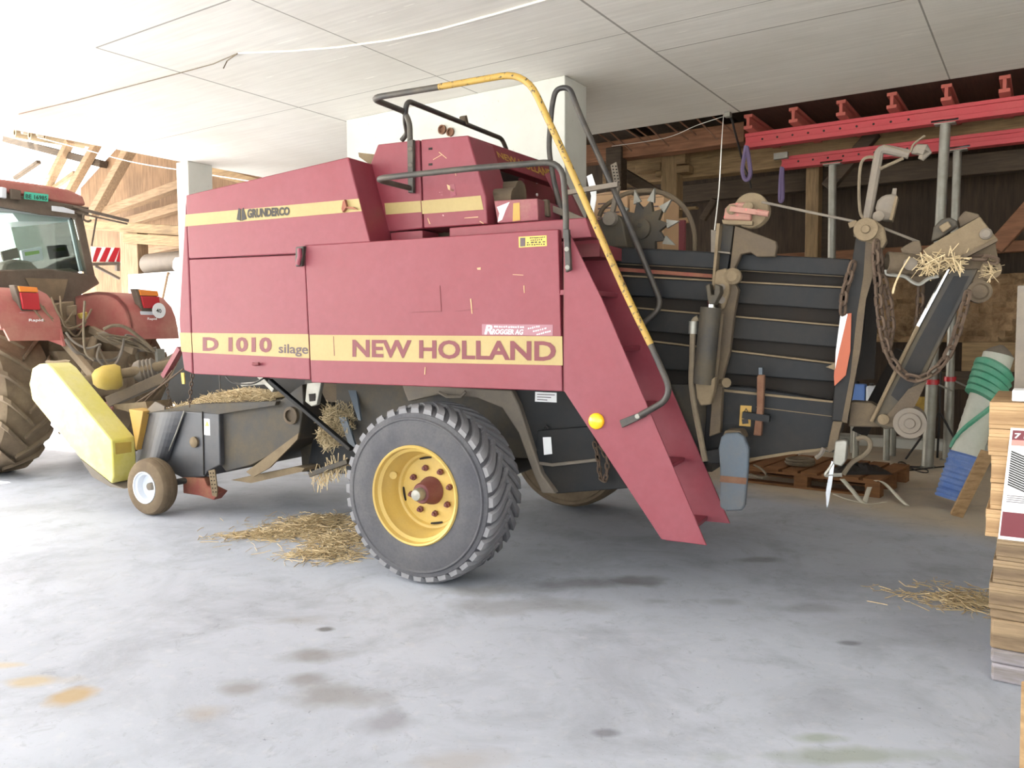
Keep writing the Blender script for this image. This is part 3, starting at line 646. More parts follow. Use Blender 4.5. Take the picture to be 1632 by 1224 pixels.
# dust-covered wheel arch and black side plate behind it
VB = 5.02
bp('wheel_arch', MB().plate([(640, 613), (815, 622), (826, 645), (845, 705), (862, 755), (885, 787), (863, 786), (850, 756), (826, 690), (800, 650), (760, 634), (700, 628), (650, 640)], 4.90, .10), 'greydust', bevel=.01)['label'] = 'dust-grey wheel arch edge'
sp = bp('side_plate', MB().plate([(812, 618), (905, 618), (1003, 778), (886, 787), (862, 752), (845, 705), (826, 645)], VB - .06, .06), 'black', bevel=.006)
bp('underframe', MB().box((-4.2, 5.1, .75), (-1.2, 6.6, 1.3), B), 'blackdust')
decal('sticker', [(853, 624.5), (887, 626), (887, 641.5), (852.5, 640)], VB - .06, M['white'], sp)
for i in range(3): decal('print', [(856, 628 + i * 4), (884 - i * 6, 629 + i * 4), (884 - i * 6, 630.2 + i * 4), (856, 629.2 + i * 4)], VB - .063, M['inkgrey'], sp)
hp = bp('hatch', MB().plate([(857, 686), (943, 679), (948, 700), (951, 731), (878, 739), (859, 738), (855, 720)], VB - .085, .025), 'black', sp, bevel=.006)
decal('sticker', [(865, 697), (878, 696.5), (880, 723.5), (867, 725)], VB - .085, M['white'], hp)
bp('hatch_lip', MB().tube(pz([(858, 738), (880, 741), (952, 733)], VB - .085), .012, 6), 'greydust', hp)
bp('hook', MB().tube(pz([(868, 683), (870, 678), (874, 683)], VB - .09), .008, 6), 'black', hp)
bp('chain', chain_mb(pz([(947, 705), (953, 730), (957, 760), (963, 767), (968, 745), (965, 725), (955, 712)], VB - .13), .05, .006), 'chainrust', sp)
bp('rib_line', MB().tube(pz([(700, 625), (712, 632), (735, 632), (742, 624)], 4.86), .012, 6), 'greydust')

# stuffer chute, needles and linkage between pickup and wheel
bp('needle_frame', MB().prism(pz([(486, 606), (520, 606), (530, 640), (520, 750), (482, 752), (478, 690)], 5.6), V * .2), 'blackdust')
bp('cross_beam', MB().prism(pz([(506, 610), (640, 618), (640, 650), (520, 640)], 5.35), V * .5), 'dustdark')
hb = bp('hitch_bracket', MB().plate([(489, 610), (512, 608), (505, 645), (496, 648), (486, 640)], 4.8, .04), 'steel', bevel=.006)
bp('square_hole', MB().plate([(492, 628), (502, 627), (502, 639), (493, 640)], 4.795, .004), 'dark', hb)
for i, (x, y, s) in enumerate([(561, 622, 1), (587, 618, .62), (611, 612, .4)]):
    p = hv(x, y, 5.1 + .15 * i); q = hv(x + 12 * s, y + 48 * s, 5.0 + .15 * i)
    bp('packer_finger', MB().prism([p - U * .04, p + U * .04, q + U * .012, q - U * .012], V * .02), 'bluegrey')
p, q = hv(545, 665, 5.0), hv(562, 712, 5.0); bp('packer_finger', MB().prism([p - U * .03, p + U * .04, q + U * .03, q - U * .03], V * .02), 'bluegrey')
bp('side_sheet', MB().plate([(545, 700), (640, 640), (640, 760), (490, 752), (500, 690)], 5.5, .05), 'black')
bp('link_rod', MB().beam(hv(430, 606, 4.9), hv(560, 716, 4.9), .045, .03), 'black', bevel=.005)
bp('link_rod', MB().beam(hv(495, 756, 5.0), hv(556, 735, 5.0), .05, .04), 'blackdust', bevel=.005)
bp('lever', MB().beam(hv(386, 613, 5.0), hv(436, 609, 5.0), .04, .03).beam(hv(416, 598, 5.0), hv(440, 622, 5.0), .07, .04), 'steel', bevel=.005)
bp('hanging_cable', MB().tube(spline(pz([(360, 600), (372, 610), (400, 612), (420, 603)], 4.9)), .008, 6).tube(pz([(350, 597), (351, 622)], 5.2), .006, 6), 'railblack')

# pickup: housing, shields, crop on top
VS = 5.2
pk = bp('pickup', MB().prism(pz([(322, 657), (349, 659), (351, 741), (330, 752), (325, 760), (291, 762), (262, 748), (285, 655)], VS), V * 1.4), 'blackshield', bevel=.01)
sh = bp('curved_shield', MB(), 'blackshield', pk) if False else None
mb = MB(); cols = 10; rows = 8                  # bulged front corner of the side shield
for j in range(rows):
    for i in range(cols):
        def gp(i, j):
            a, b = i / cols, j / rows
            xt, yt = 230 + (294 - 230) * a, 658 - 3 * a; xb, yb = 216 + (264 - 216) * a, 736 + 12 * a
            x, y = xt + (xb - xt) * b, yt + (yb - yt) * b
            return hv(x, y, VS - .02 - .10 * math.sin(PI * min(1, (1 - a) * 1.0)) * (.3 + .7 * b) + .25 * max(0, .35 - a) ** 1.0)
        mb.face([gp(i, j), gp(i + 1, j), gp(i + 1, j + 1), gp(i, j + 1)])
bp('curved_shield', mb, 'blackshield', pk, ang=80)
bp('shield_edge', MB().tube(pz([(294, 655), (281, 690), (263, 733)], VS - .035), .007, 6), 'steel', pk)
bp('shield_joint', MB().tube(pz([(322.5, 656), (324, 700), (325, 757)], VS - .004), .006, 6), 'dark', pk)
bp('bearing', MB().lathe([(.05, 0), (.05, -.02), (.03, -.03), (.0, -.03)], hv(311, 704.5, VS), V, 20), 'dust', pk)
decal('warning_sticker', [(325, 667), (334, 668), (335, 694), (325.5, 693)], VS, M['white'], pk)
decal('warning_triangle', [(329.5, 671), (333, 679), (326.5, 679)], VS - .003, M['stickyel'], pk)
bp('rear_cover', MB().prism(pz([(349, 659), (440, 643), (482, 612), (484, 640), (476, 700), (450, 716), (400, 742), (360, 752), (351, 741)], VS + .05), V * 1.2), 'blackdust', pk, bevel=.01)
bp('guide_plate', MB().prism(pz([(392, 752), (476, 690), (474, 700), (430, 745), (404, 760)], VS + .02), V * .02).prism(pz([(368, 765), (470, 744), (486, 746), (480, 752), (400, 770)], VS + .1), V * .4), 'dust', pk)
bp('roller_end', MB().lathe([(.075, 0), (.075, -.03), (.05, -.035), (.05, -.01), (0, -.01)], hv(466, 662, VS + .05), V, 24), 'dustdark', pk)
bp('top_lip', MB().prism(pz([(228, 660), (300, 645), (440, 640), (438, 646), (349, 660), (322, 657), (285, 655)], VS), V * .9), 'blackdust', pk)
bp('wind_guard', MB().prism(pz([(232, 655), (247, 640), (262, 648), (262, 653), (240, 663)], VS + .02), V * .02), 'greydust', pk)
bp('front_chute', MB().prism(pz([(255, 640), (292, 560), (500, 590), (520, 640), (440, 640), (300, 648)], 5.75), V * .4), 'black')
bp('red_hose_end', MB().beam(hv(262, 600, 5.6), hv(288, 555, 5.6), .06, .05), 'redbox')
bp('yellow_tag', MB().plate([(288, 594), (293, 594), (294, 612), (290, 612)], 5.4, .01), 'stickyel')
# axle arm, perforated strip
bp('axle_arm', MB().prism(pz([(291, 760), (325, 762), (330, 775), (350, 785), (340, 797), (318, 790), (292, 786)], VS), V * .10), 'dustred', pk, bevel=.006)
pf = bp('perforated_strip', MB().plate([(332, 750), (342, 748), (346, 780), (345, 792), (338, 790), (335, 770)], VS - .03, .012), 'dust', pk)
for i in range(6):
    for s in (0, 1): bp('hole', MB().cyl(hv(335.5 + 4.5 * s + i * .8, 754 + i * 6, VS - .031), hv(335.5 + 4.5 * s + i * .8, 754 + i * 6, VS - .034), .006, 8), 'dark', pf)
# gauge wheel
gw = bp('gauge_wheel', MB().lathe([(.135, .03), (.15, .0), (.20, -.004), (.238, .012), (.252, .03), (.256, .045), (.250, .05), (.258, .055), (.258, .075), (.251, .08), (.26, .085), (.26, .105), (.251, .11), (.258, .115), (.256, .135), (.238, .165), (.15, .17), (.135, .14)], B(-6.25, 4.9, .26), V, 64), 'rubberdusthaze', ang=28)
bp('rim', MB().lathe([(.143, .02), (.146, -.004), (.136, -.006), (.130, .01), (.115, .02), (.108, .07), (.05, .085), (0, .085), (0, .1), (.12, .1), (.14, .06)], B(-6.25, 4.9, .26), V, 48), 'whitegrey', gw)
bp('hub_cap', MB().lathe([(.036, .085), (.034, .05), (.022, .042), (0, .042)], B(-6.25, 4.9, .26), V, 20), 'greydust', gw)
bp('gauge_axle', MB().cyl(B(-6.25, 5.0, .26), B(-6.0, 5.3, .3), .03, 10), 'blackdust')
# yellow drive guard
u0_, u1_ = 0, 0
gd = bp('drive_guard', MB().plate([(84, 587), (178, 702), (181, 759), (178, 771), (128, 731), (51, 637), (46.5, 612), (51, 587), (62, 580), (74, 579)], 4.95, .25), 'yelguard', bevel=.012)
gd['label'] = 'large yellow drive guard with dirty lower edge'
bp('end_plate', MB().prism([hu(183, 706, toB(hv(178.5, 730, 4.95))[0] + .004), hu(209, 704, toB(hv(178.5, 730, 4.95))[0] + .004), hu(210, 741, toB(hv(178.5, 730, 4.95))[0] + .004), hu(185, 749, toB(hv(178.5, 730, 4.95))[0] + .004)], U * .004), 'plasticyel', gd)
bp('bottom_lip', MB().plate([(128, 731), (178, 771), (198, 779), (176, 776), (147, 760)], 4.97, .2), 'greydust', gd)
bp('guard_bracket', MB().prism(pz([(205, 652), (228, 655), (222, 690), (216, 718), (214, 700)], 5.15), V * .3), 'yelbox', bevel=.006)
bp('guard_frame', MB().prism(pz([(180, 645), (232, 640), (235, 652), (205, 656), (185, 652)], 5.3), V * .3), 'dust')
bp('torn_edge', MB().tube(pz([(75, 577), (90, 578), (105, 576), (113, 577)], 5.2), .02, 6), 'dust', gd)
# power take-off shaft and drawbar
a_, b_ = hv(140, 605, 5.7), hv(262, 582, 6.3)
sf = bp('drive_shaft', MB().tube([hv(135, 607, 5.65), hv(285, 578, 6.35)], .055, 16), 'dust')
bp('shaft_bell', MB().lathe([(.05, -.02), (.10, .02), (.135, .10), (.14, .22), (.11, .27), (.06, .28)], hv(150, 604, 5.72), hv(188, 600, 5.9) - hv(150, 604, 5.72), 28), 'plasticyel', sf)['label'] = 'yellow plastic shaft guard'
ax_ = hv(245, 588, 6.2) - hv(212, 594, 6.05)
bp('shaft_bell', MB().lathe([(.07, 0), (.11, .03), (.13, .09), (.115, .11), (.13, .13), (.115, .15), (.13, .17), (.115, .19), (.13, .21), (.10, .24), (.06, .25)], hv(212, 594, 6.05), ax_, 24), 'greydust', sf)
bp('drawbar', MB().beam(hv(175, 640, 5.9), hv(290, 590, 6.2), .12, .12).beam(hv(230, 600, 6.6), hv(300, 560, 6.6), .14, .1), 'dustdark', bevel=.01)
bp('tension_cord', MB().tube(pz([(205, 650), (250, 620), (292, 588)], 5.35), .008, 6).tube(pz([(215, 655), (255, 615), (275, 590)], 5.35), .006, 6), 'chainrust')
bp('chain', chain_mb(pz([(307, 596), (304, 620), (302, 648)], 5.1), .045, .006), 'chainrust')
bp('chain', chain_mb(pz([(264, 600), (270, 640), (273, 652)], 5.5), .04, .004), 'chainrust')
# ------------------------------------------------------------------ bale chamber and folded bale chute
VC = 5.15
ch = bp('bale_chamber', MB().plate([(960, 392), (1000, 394), (1356, 413), (1344, 520), (1320, 715), (1258, 722), (1191, 733), (1110, 738), (1020, 660), (960, 520)], VC, 1.0), 'dark', bevel=.01)
ch['label'] = 'black ribbed bale chamber'
def ext(x, a, b): return a + (b - a) * (x - 1170) / 160.0
def rib(t0, t1, b0, b1, xl, xr, v=VC - .06, m='black', th=.06, name='chamber_rib'):
    return bp(name, MB().plate([(xl, ext(xl, t0, t1)), (xr, ext(xr, t0, t1)), (xr - 2, ext(xr, b0, b1)), (xl, ext(xl, b0, b1))], v, th), m, ch, bevel=.008)
rib(403.5, 411.5, 430, 439, 972, 1356, VC - .09, th=.12)
rib(449.5, 458, 483, 494, 985, 1344); rib(505, 519, 540, 553.6, 1010, 1340); rib(560.6, 580, 597, 609, 1030, 1333)
for (a, b, xl, xr) in [(429.5, 438.5, 985, 1344), (504, 518, 1010, 1340), (559.5, 579, 1030, 1335), (448.5, 457, 985, 1344)]:
    bp('dust_ledge', MB().plate([(xl, ext(xl, a, b) - 1), (xr, ext(xr, a, b) - 1), (xr, ext(xr, a, b) + 1.6), (xl, ext(xl, a, b) + 1.6)], VC - .075, .06), 'dust', ch)
bp('red_stripe', MB().plate([(985, 426), (1135, 437), (1135, 443), (985, 432)], VC - .02, .02), 'dustred', ch)
lp = bp('lower_panel', MB().plate([(1128, 612), (1200, 618), (1338, 641), (1320, 715.5), (1258, 722.5), (1191, 733.5), (1120, 738)], VC - .1, .1), 'black', ch, bevel=.008)
bp('panel_seam', MB().plate([(1150, 620), (1337, 640), (1337, 643), (1150, 624)], VC - .12, .03), 'dust', lp)
bp('panel_seam', MB().plate([(1205, 648), (1332, 664), (1332, 665), (1205, 649.5)], VC - .104, .005), 'dust', lp)
bp('bottom_dust', MB().plate([(1191, 731), (1258, 720), (1320, 713), (1320, 717), (1258, 724.5), (1191, 736)], VC - .11, .02), 'dust', lp)
ws = decal('warning_sticker', [(1180, 646), (1198, 647), (1196, 680), (1178, 678.5)], VC - .1, M['yelbox'], lp)
tri = MB()
for px in ([(1189, 650), (1195, 661), (1193.5, 661), (1189, 652.5)], [(1189, 650), (1183, 661), (1184.5, 661), (1189, 652.5)], [(1183, 660), (1195, 660), (1195, 661.3), (1183, 661.3)], [(1182, 668), (1192, 667), (1193, 675), (1183, 676)]): tri.plate(px, VC - .104, .002)
bp('warning_print', tri, 'ink', ws, smooth=False)
rl = bp('rusty_lever', MB().plate([(1209, 597), (1218, 598), (1216, 650), (1213, 695), (1200, 694), (1206, 650), (1206, 600)], VC - .17, .05), 'rust', ch, bevel=.006)
bp('lever_tip', MB().plate([(1209, 586), (1215, 586), (1215, 599), (1209, 598)], VC - .16, .03), 'bluegrey', rl)
bp('lever_pin', MB().beam(hv(1184, 661, VC - .15), hv(1227, 667, VC - .15), .05, .04), 'black', rl)

# density arm, winch and hydraulic cylinder
da = bp('density_arm', MB().plate([(1171, 359), (1236, 384), (1238, 392), (1235, 409), (1206, 409), (1196, 402), (1181, 405), (1172, 424), (1168, 445), (1177, 462), (1170, 500), (1163, 560), (1152, 600), (1148, 690), (1130, 696), (1137, 600), (1143, 500), (1150, 460), (1161, 447), (1166, 402)], 4.98, .06), 'dustdark', bevel=.006)
bp('channel', MB().plate([(1145, 357), (1170, 358), (1164, 402), (1141, 400)], 5.03, .1), 'blackdust', da, bevel=.005)
bp('channel_flange', MB().plate([(1142, 356), (1147, 356), (1138, 460), (1134, 461)], 4.95, .14), 'dust', da)
bp('channel_lip', MB().plate([(1140, 399.5), (1164, 402), (1163, 404.5), (1140, 402)], 4.97, .08), 'greydust', da)
bp('channel', MB().plate([(1141, 403), (1164, 405), (1158, 440), (1137, 440)], 5.03, .1), 'black', da, bevel=.005)
bp('lug_block', MB().plate([(1141, 431), (1157, 427), (1163, 440), (1162, 465), (1154, 490), (1148, 495), (1147, 462), (1134, 462)], 4.93, .08), 'dust', da, bevel=.01)
bp('pivot_bolt', MB().lathe([(.05, 0), (.05, -.05), (.03, -.07), (0, -.07)], hv(1170, 441, 4.98), V, 16), 'dust', da)
for (x, y) in [(1150, 478), (1150, 458)]: bp('bolt', MB().cyl(hv(x, y, 4.93), hv(x, y, 4.90), .022, 10), 'greydust', da)
bp('mount_plate', MB().plate([(1133, 366), (1141, 368), (1139, 402), (1133, 402)], 5.0, .03), 'greydust', da)
cy = bp('hydraulic_cylinder', MB().cyl(hv(1133, 490, 4.86), hv(1121, 612, 4.86), .062, 24), 'blackdust')
cy['label'] = 'black hydraulic cylinder standing against the chamber side'
bp('piston_rod', MB().cyl(hv(1134, 480, 4.86), hv(1133, 492, 4.86), .026, 14), 'chrome', cy)
bp('clevis', MB().plate([(1124, 455), (1131, 452), (1133, 470), (1138, 470), (1139, 452), (1147, 455), (1148, 466), (1139, 485), (1129, 485)], 4.82, .09), 'blackdust', cy, bevel=.006)
bp('lower_clevis', MB().plate([(1107, 600), (1114, 606), (1130, 607), (1140, 600), (1138, 622), (1132, 645), (1116, 647), (1110, 635)], 4.83, .08), 'dust', cy, bevel=.01)
bp('side_strip', MB().beam(hv(1147, 500, 4.90), hv(1136, 620, 4.90), .03, .05), 'dustdark', cy)
bp('bolt', MB().cyl(hv(1151, 610, 5.0), hv(1158, 610, 4.95), .03, 12), 'dust', cy)
hs = bp('hydraulic_hose', MB().tube(spline(pz([(1113, 507), (1106, 512), (1104, 530), (1103, 570), (1102, 610), (1107, 650), (1115, 690), (1124, 735)], 4.85)), .018, 8), 'hose')
bp('hose_fitting', MB().cyl(hv(1105, 512, 4.85), hv(1104, 532, 4.85), .026, 12), 'steel', hs)
wn = bp('winch', MB().plate([(1152, 350), (1155, 332), (1162, 325), (1178, 322), (1196, 322), (1197, 352)], 4.96, .10), 'winch', bevel=.012)
wn['label'] = 'small worn pinkish hand winch'
bp('winch_base', MB().plate([(1150, 350), (1200, 352), (1199, 359), (1152, 357)], 4.95, .14), 'dust', wn, bevel=.005)
bp('winch_drum', MB().lathe([(0, 0), (.10, 0), (.105, .01), (.10, .02), (.07, .025), (.07, .09), (.10, .095), (.10, .11), (0, .11)], hv(1196, 335, 4.99), V, 32), 'dust', wn)
bp('winch_handle', MB().beam(hv(1164, 333, 4.94), hv(1210, 339, 4.94), .03, .03).cyl(hv(1205, 338, 4.93), hv(1225, 341, 4.93), .018, 10), 'winch', wn)
for (x, y) in [(1166, 334), (1192, 330)]: bp('bolt', MB().lathe([(.03, 0), (.03, -.01), (.015, -.02), (0, -.02)], hv(x, y, 4.95), V, 14), 'dust', wn)
bp('winch_rope', MB().tube([hv(1214, 322, 4.99), hv(1290, 338, 5.0), hv(1362, 353, 5.02)], .008, 6).tube([hv(1398, 360, 5.05), hv(1465, 386, 5.12)], .008, 6), 'greydust')
bp('foot_plate', MB().plate([(1149, 697), (1156, 691), (1176, 690), (1186, 697), (1193, 715), (1192, 745), (1187, 806), (1182, 814), (1156, 815), (1147, 808), (1147, 740), (1145, 715)], 4.80, .05), 'bluegrey', bevel=.01)['label'] = 'worn blue-grey foot plate hanging at the rear'
bp('foot_plate_band', MB().plate([(1148, 758), (1190, 762), (1189, 772), (1147, 768)], 4.797, .003), 'rust')
bp('foot_plate_mount', MB().plate([(1150, 700), (1155, 686), (1180, 686), (1187, 699), (1170, 705)], 4.84, .14), 'dustdark', bevel=.01)
bp('chamber_skid', MB().plate([(1122, 720), (1150, 715), (1150, 738), (1128, 738)], 4.95, .1), 'black')
# spiked metering wheel on top
o = hv(1024, 365, 5.45); ax = (V + U * .25).normalized(); e1 = (U - V * .25).normalized(); mb = MB(); N = 11; tips = MB()
ring = []
for i in range(2 * N):
    a = 2 * PI * i / (2 * N) + .1; rr = .20 if i % 2 == 0 else .135
    ring.append(o + (e1 * math.cos(a) + W * math.sin(a)) * rr)
mb.prism(ring, ax * .03)
sw = bp('spiked_wheel', mb, 'blackdust', smooth=False); sw['label'] = 'black spiked bale metering wheel with bright tips'
for i in range(N):
    a = 2 * PI * i / N + .1; d = e1 * math.cos(a) + W * math.sin(a); t = ax.cross(d)
    bp('spike', MB().prism([o + d * .19 + t * .030, o + d * .285, o + d * .19 - t * .030], ax * .02), 'steel', sw, smooth=False)
bp('hub_plate', MB().lathe([(.07, 0), (.07, -.02), (.02, -.03), (0, -.03)], o, ax, 20), 'blackdust', sw)
bp('hub_bolt', MB().lathe([(.016, -.02), (.016, -.045), (0, -.045)], o + W * .02, ax, 10), 'chrome', sw)
# knotter drive bits behind the ladder top
bp('drive_bracket', MB().plate([(944, 352), (985, 342), (992, 350), (1000, 394), (962, 394)], 5.3, .3), 'blackdust', bevel=.01)
bp('pulley', MB().lathe([(0, -.03), (.046, -.03), (.05, -.02), (.04, .0), (.05, .03), (0, .03)], hv(973, 349, 5.28), V, 24), 'greydust')
bp('rod_arch', MB().tube(spline(pz([(955, 345), (962, 331), (980, 318), (1000, 308), (1030, 304), (1060, 309), (1085, 325), (1100, 348), (1107, 375), (1107, 402)], 5.5)), .017, 8), 'dustdark')
bp('white_strap_end', MB().prism(pz([(935, 281), (943, 277), (950, 298), (950, 318), (945, 345), (939, 344), (942, 312)], 5.2), V * .006), 'white')
pf = bp('perforated_plate', MB().plate([(973, 263), (982, 258), (988, 292), (986, 298), (979, 297)], 5.5, .01), 'greydust')
for i in range(6):
    for s in (0, 1): bp('hole', MB().cyl(hv(976.5 + 5 * s + i * .9, 265 + i * 5, 5.499), hv(976.5 + 5 * s + i * .9, 265 + i * 5, 5.495), .006, 6), 'dark', pf)
bp('plate_stem', MB().beam(hv(985, 296, 5.5), hv(975, 345, 5.5), .035, .03), 'greydust')

# folded chute: front arm, strut, top link
VA = 5.0
arm = bp('chute_arm', MB().plate([(1364, 378), (1396, 372), (1391, 440), (1380, 478), (1371, 560), (1361, 611), (1350, 674), (1325, 671), (1331, 600), (1341, 500), (1352, 450)], VA, .10), 'black', bevel=.008)
bp('arm_dust', MB().plate([(1380, 378), (1396, 373), (1391, 440), (1380, 478), (1371, 560), (1361, 611), (1350, 674), (1341, 673), (1355, 600), (1366, 500), (1376, 440)], VA - .004, .008), 'dustdark', arm)
bp('pulley_block', MB().plate([(1361, 352), (1395, 350), (1409, 362), (1413, 384), (1406, 396), (1365, 378)], VA - .02, .13), 'dust', arm, bevel=.01)
bp('pulley', MB().lathe([(0, -.035), (.02, -.035), (.025, -.02), (.062, -.02), (.065, -.01), (.05, .0), (.065, .02), (0, .02)], hv(1380, 366, VA - .03), V, 28), 'dust', arm)
bp('cross_bolt', MB().beam(hv(1353, 360, VA - .02), hv(1366, 355, VA - .02), .03, .03), 'dust', arm)
bp('hinge_tab', MB().plate([(1361, 366), (1372, 372), (1370, 380), (1360, 376)], VA - .04, .04), 'dustdark', arm)
pipe = bp('bent_pipe', MB().tube(fillet(pz([(1382, 350), (1402, 236), (1449, 246)], VA + .05), .04, 4), [.028] * 8 if False else .026, 10), 'greydust', arm)
bp('taped_end', MB().tube(pz([(1452, 243), (1462, 238), (1474, 240), (1482, 243), (1470, 251), (1464, 250)], VA + .05), [.012, .03, .035, .012, .02, .01], 8), 'greydust', pipe)
bp('hose', MB().tube(spline(pz([(1378, 349), (1371, 338), (1369, 300), (1372, 262), (1382, 251), (1396, 253), (1403, 268), (1409, 266), (1440, 252)], VA + .04)), .009, 6), 'hose', pipe)
bp('wire_end', MB().tube(spline(pz([(1408, 232), (1430, 238), (1449, 243), (1456, 230), (1474, 216)], VA + .03)), .006, 6), 'hose', pipe)
rlp = bp('rear_lamp', MB().plate([(1398, 343), (1395, 331), (1398, 320), (1405, 313), (1412, 310), (1421, 309), (1429, 310), (1431, 314), (1422, 350), (1408, 351)], VA + .03, .10), 'greydust', arm, bevel=.012)
bp('lamp_stem', MB().plate([(1421, 309), (1423, 300), (1429, 300), (1428, 311)], VA + .06, .03), 'greydust', rlp)
bp('lamp_rim', MB().plate([(1427, 312), (1431, 313), (1422, 351), (1417, 350)], VA + .01, .12), 'dust', rlp)
bp('lamp_nut', MB().lathe([(.03, 0), (.03, -.02), (.012, -.03), (0, -.03)], hv(1400, 345, VA + .02), V, 12), 'greydust', rlp)
mk = bp('marker_plate', MB().plate([(1339.7, 501), (1357, 499), (1355, 560), (1348, 598), (1330, 615), (1329, 600), (1332, 560)], VA - .02, .012), 'markor', arm)
mk['label'] = 'orange and white marker plate'
decal('white_band', [(1339.7, 501), (1351, 500.5), (1337, 560), (1331, 588), (1332, 560)], VA - .02, M['white'], mk)
bp('tie_lug', MB().prism(pz([(1316, 585), (1332, 578), (1331, 590)], VA - .02), V * .02), 'dust', arm)
bp('chute_floor', MB().plate([(1380, 430), (1400, 405), (1400, 470), (1393, 604), (1362, 606), (1372, 560)], VC + .05, .05), 'dark', arm)
bp('link_bar', MB().plate([(1355, 640), (1388, 642), (1410, 655), (1404, 681), (1352, 680)], VA + .06, .14), 'dustdark', arm, bevel=.008)
lt = bp('arm_bracket', MB().plate([(1327, 672), (1343, 672), (1338, 690), (1334, 715), (1322, 722), (1318, 716)], VA - .02, .05), 'dustdark', arm, bevel=.005)
bp('ratchet_box', MB().plate([(1331, 703), (1346, 701), (1351, 704), (1348, 735), (1341, 744), (1327, 740)], VA - .07, .10), 'steel', lt, bevel=.008)
bp('reflective_blade', MB().prism(pz([(1325, 735), (1330, 736), (1326, 770), (1321, 800), (1318, 811), (1316, 785)], VA - .06), V * .02), 'chrome', lt)
bp('lashing_hook', MB().tube(spline(pz([(1328, 738), (1322, 748), (1316, 757), (1326, 757), (1342, 757)], VA - .05)), .012, 6), 'steel', lt)
bp('hose_loop', MB().tube(spline(pz([(1365, 700), (1375, 697), (1385, 702), (1386, 714), (1376, 726), (1358, 737), (1344, 756)], VA + .05)), .014, 8), 'hose', lt)
bp('loop_cord', MB().tube(spline(pz([(1313, 714), (1308, 724), (1300, 730)], VA + .02)), .014, 6), 'greydust', lt)
# strut
st2 = bp('chute_strut', MB().plate([(1511, 429), (1560, 428), (1548, 452), (1508, 530), (1472, 606), (1445, 682), (1410, 684), (1390, 672), (1440, 570)], VA + .03, .12), 'blackdust', bevel=.008)
bp('strut_face', MB().plate([(1520, 440), (1545, 440), (1500, 530), (1462, 606), (1432, 640), (1420, 630), (1465, 540)], VA + .025, .006), 'black', st2)
bp('strut_edge', MB().tube(pz([(1511, 429), (1463, 520)], VA + .02), .012, 8), 'chrome', st2)
bp('strut_edge', MB().tube(pz([(1463, 520), (1440, 566), (1389, 672)], VA + .02), .011, 8), 'dust', st2)
bp('gusset', MB().plate([(1448, 620), (1478, 606), (1462, 640), (1436, 684), (1402, 676)], VA + .01, .02), 'dustdark', st2)
bp('roller', MB().lathe([(0, -.04), (.025, -.04), (.03, -.03), (.055, -.03), (.06, -.02), (.085, -.02), (.085, .18), (0, .18)], hv(1450, 674, VA), V, 28), 'greydust', st2)
bp('pin', MB().lathe([(.03, 0), (.03, -.02), (0, -.03)], hv(1408, 668, VA + .01), V, 14), 'dust', st2)
tl = bp('top_link', MB().plate([(1470, 399), (1500, 380), (1562, 345), (1589, 380), (1535, 408), (1510, 424), (1488, 428)], VA - .02, .05), 'dust', st2, bevel=.006)
bp('link_flange', MB().plate([(1589, 379), (1590, 384), (1520, 420), (1518, 414)], VA - .05, .12), 'dustdark', tl)
bp('bolt', MB().lathe([(.03, 0), (.03, -.02), (.02, -.03), (0, -.03)], hv(1571, 373, VA - .02), V, 14), 'greydust', tl)
bp('channel_end', MB().plate([(1526, 349), (1538, 336), (1560, 341), (1562, 346), (1530, 363)], VA + .05, .15), 'dustdark', tl, bevel=.006)
bl = bp('bolt_plate', MB().plate([(1484, 385), (1488, 362), (1500, 349), (1515, 346), (1526, 352), (1527, 360), (1498, 380)], VA + .02, .08), 'blackdust', tl, bevel=.01)
bp('square_nut', MB().plate([(1496, 361), (1511, 352), (1517, 361), (1503, 371)], VA - .01, .04), 'dust', bl, bevel=.006)
tp = bp('hollow_tube', MB().lathe([(.048, 0), (.062, 0), (.062, .42), (.048, .42), (.048, 0)], hv(1413, 419, VA - .02), (hv(1488, 424, VA + .06) - hv(1413, 419, VA - .02)), 28), 'dustdark', st2)
bp('tube_bore', MB().lathe([(.048, 0), (0, 0)], hv(1414, 419, VA - .018) + (hv(1488, 424, VA + .06) - hv(1413, 419, VA - .02)).normalized() * .05, (hv(1488, 424, VA + .06) - hv(1413, 419, VA - .02)), 20), 'dark', tp)
bp('under_plate', MB().plate([(1412, 430), (1450, 434), (1500, 430), (1490, 445), (1465, 450), (1430, 440)], VA + .04, .10), 'dustdark', st2)
bp('upper_tab', MB().plate([(1435, 396), (1455, 384), (1466, 384), (1470, 398), (1460, 415), (1440, 410)], VA, .05), 'dustdark', st2, bevel=.005)
bp('bolt', MB().lathe([(.035, 0), (.035, -.02), (.015, -.03), (0, -.03)], hv(1451, 421, VA - .04), V, 14), 'greydust', st2)
ep = bp('end_plate', MB().plate([(1535, 408), (1586, 384), (1592, 420), (1590, 440), (1578, 447), (1552, 452), (1530, 440)], VA + .04, .08), 'dustdark', st2, bevel=.008)
bp('end_eye', MB().lathe([(.025, -.02), (.05, -.02), (.05, .0), (.025, .0)], hv(1579, 430, VA + .03), V, 24, closed=True), 'dust', ep)
bp('end_roller', MB().lathe([(0, -.04), (.035, -.04), (.045, -.03), (.06, -.03), (.06, .1), (0, .1)], hv(1561, 465, VA + .05), V, 24), 'dustdark', st2)
bp('far_strut', MB().beam(hv(1490, 440, 5.9), hv(1465, 600, 5.9), .1, .1).beam(hv(1370, 690, 5.9), hv(1440, 560, 5.9), .1, .1), 'dark')
bp('wire_edge', MB().tube(spline(pz([(1412, 430), (1414, 437), (1428, 439), (1442, 441), (1455, 450), (1466, 453), (1480, 444), (1496, 440)], VA - .03)), .010, 6), 'steel', st2)
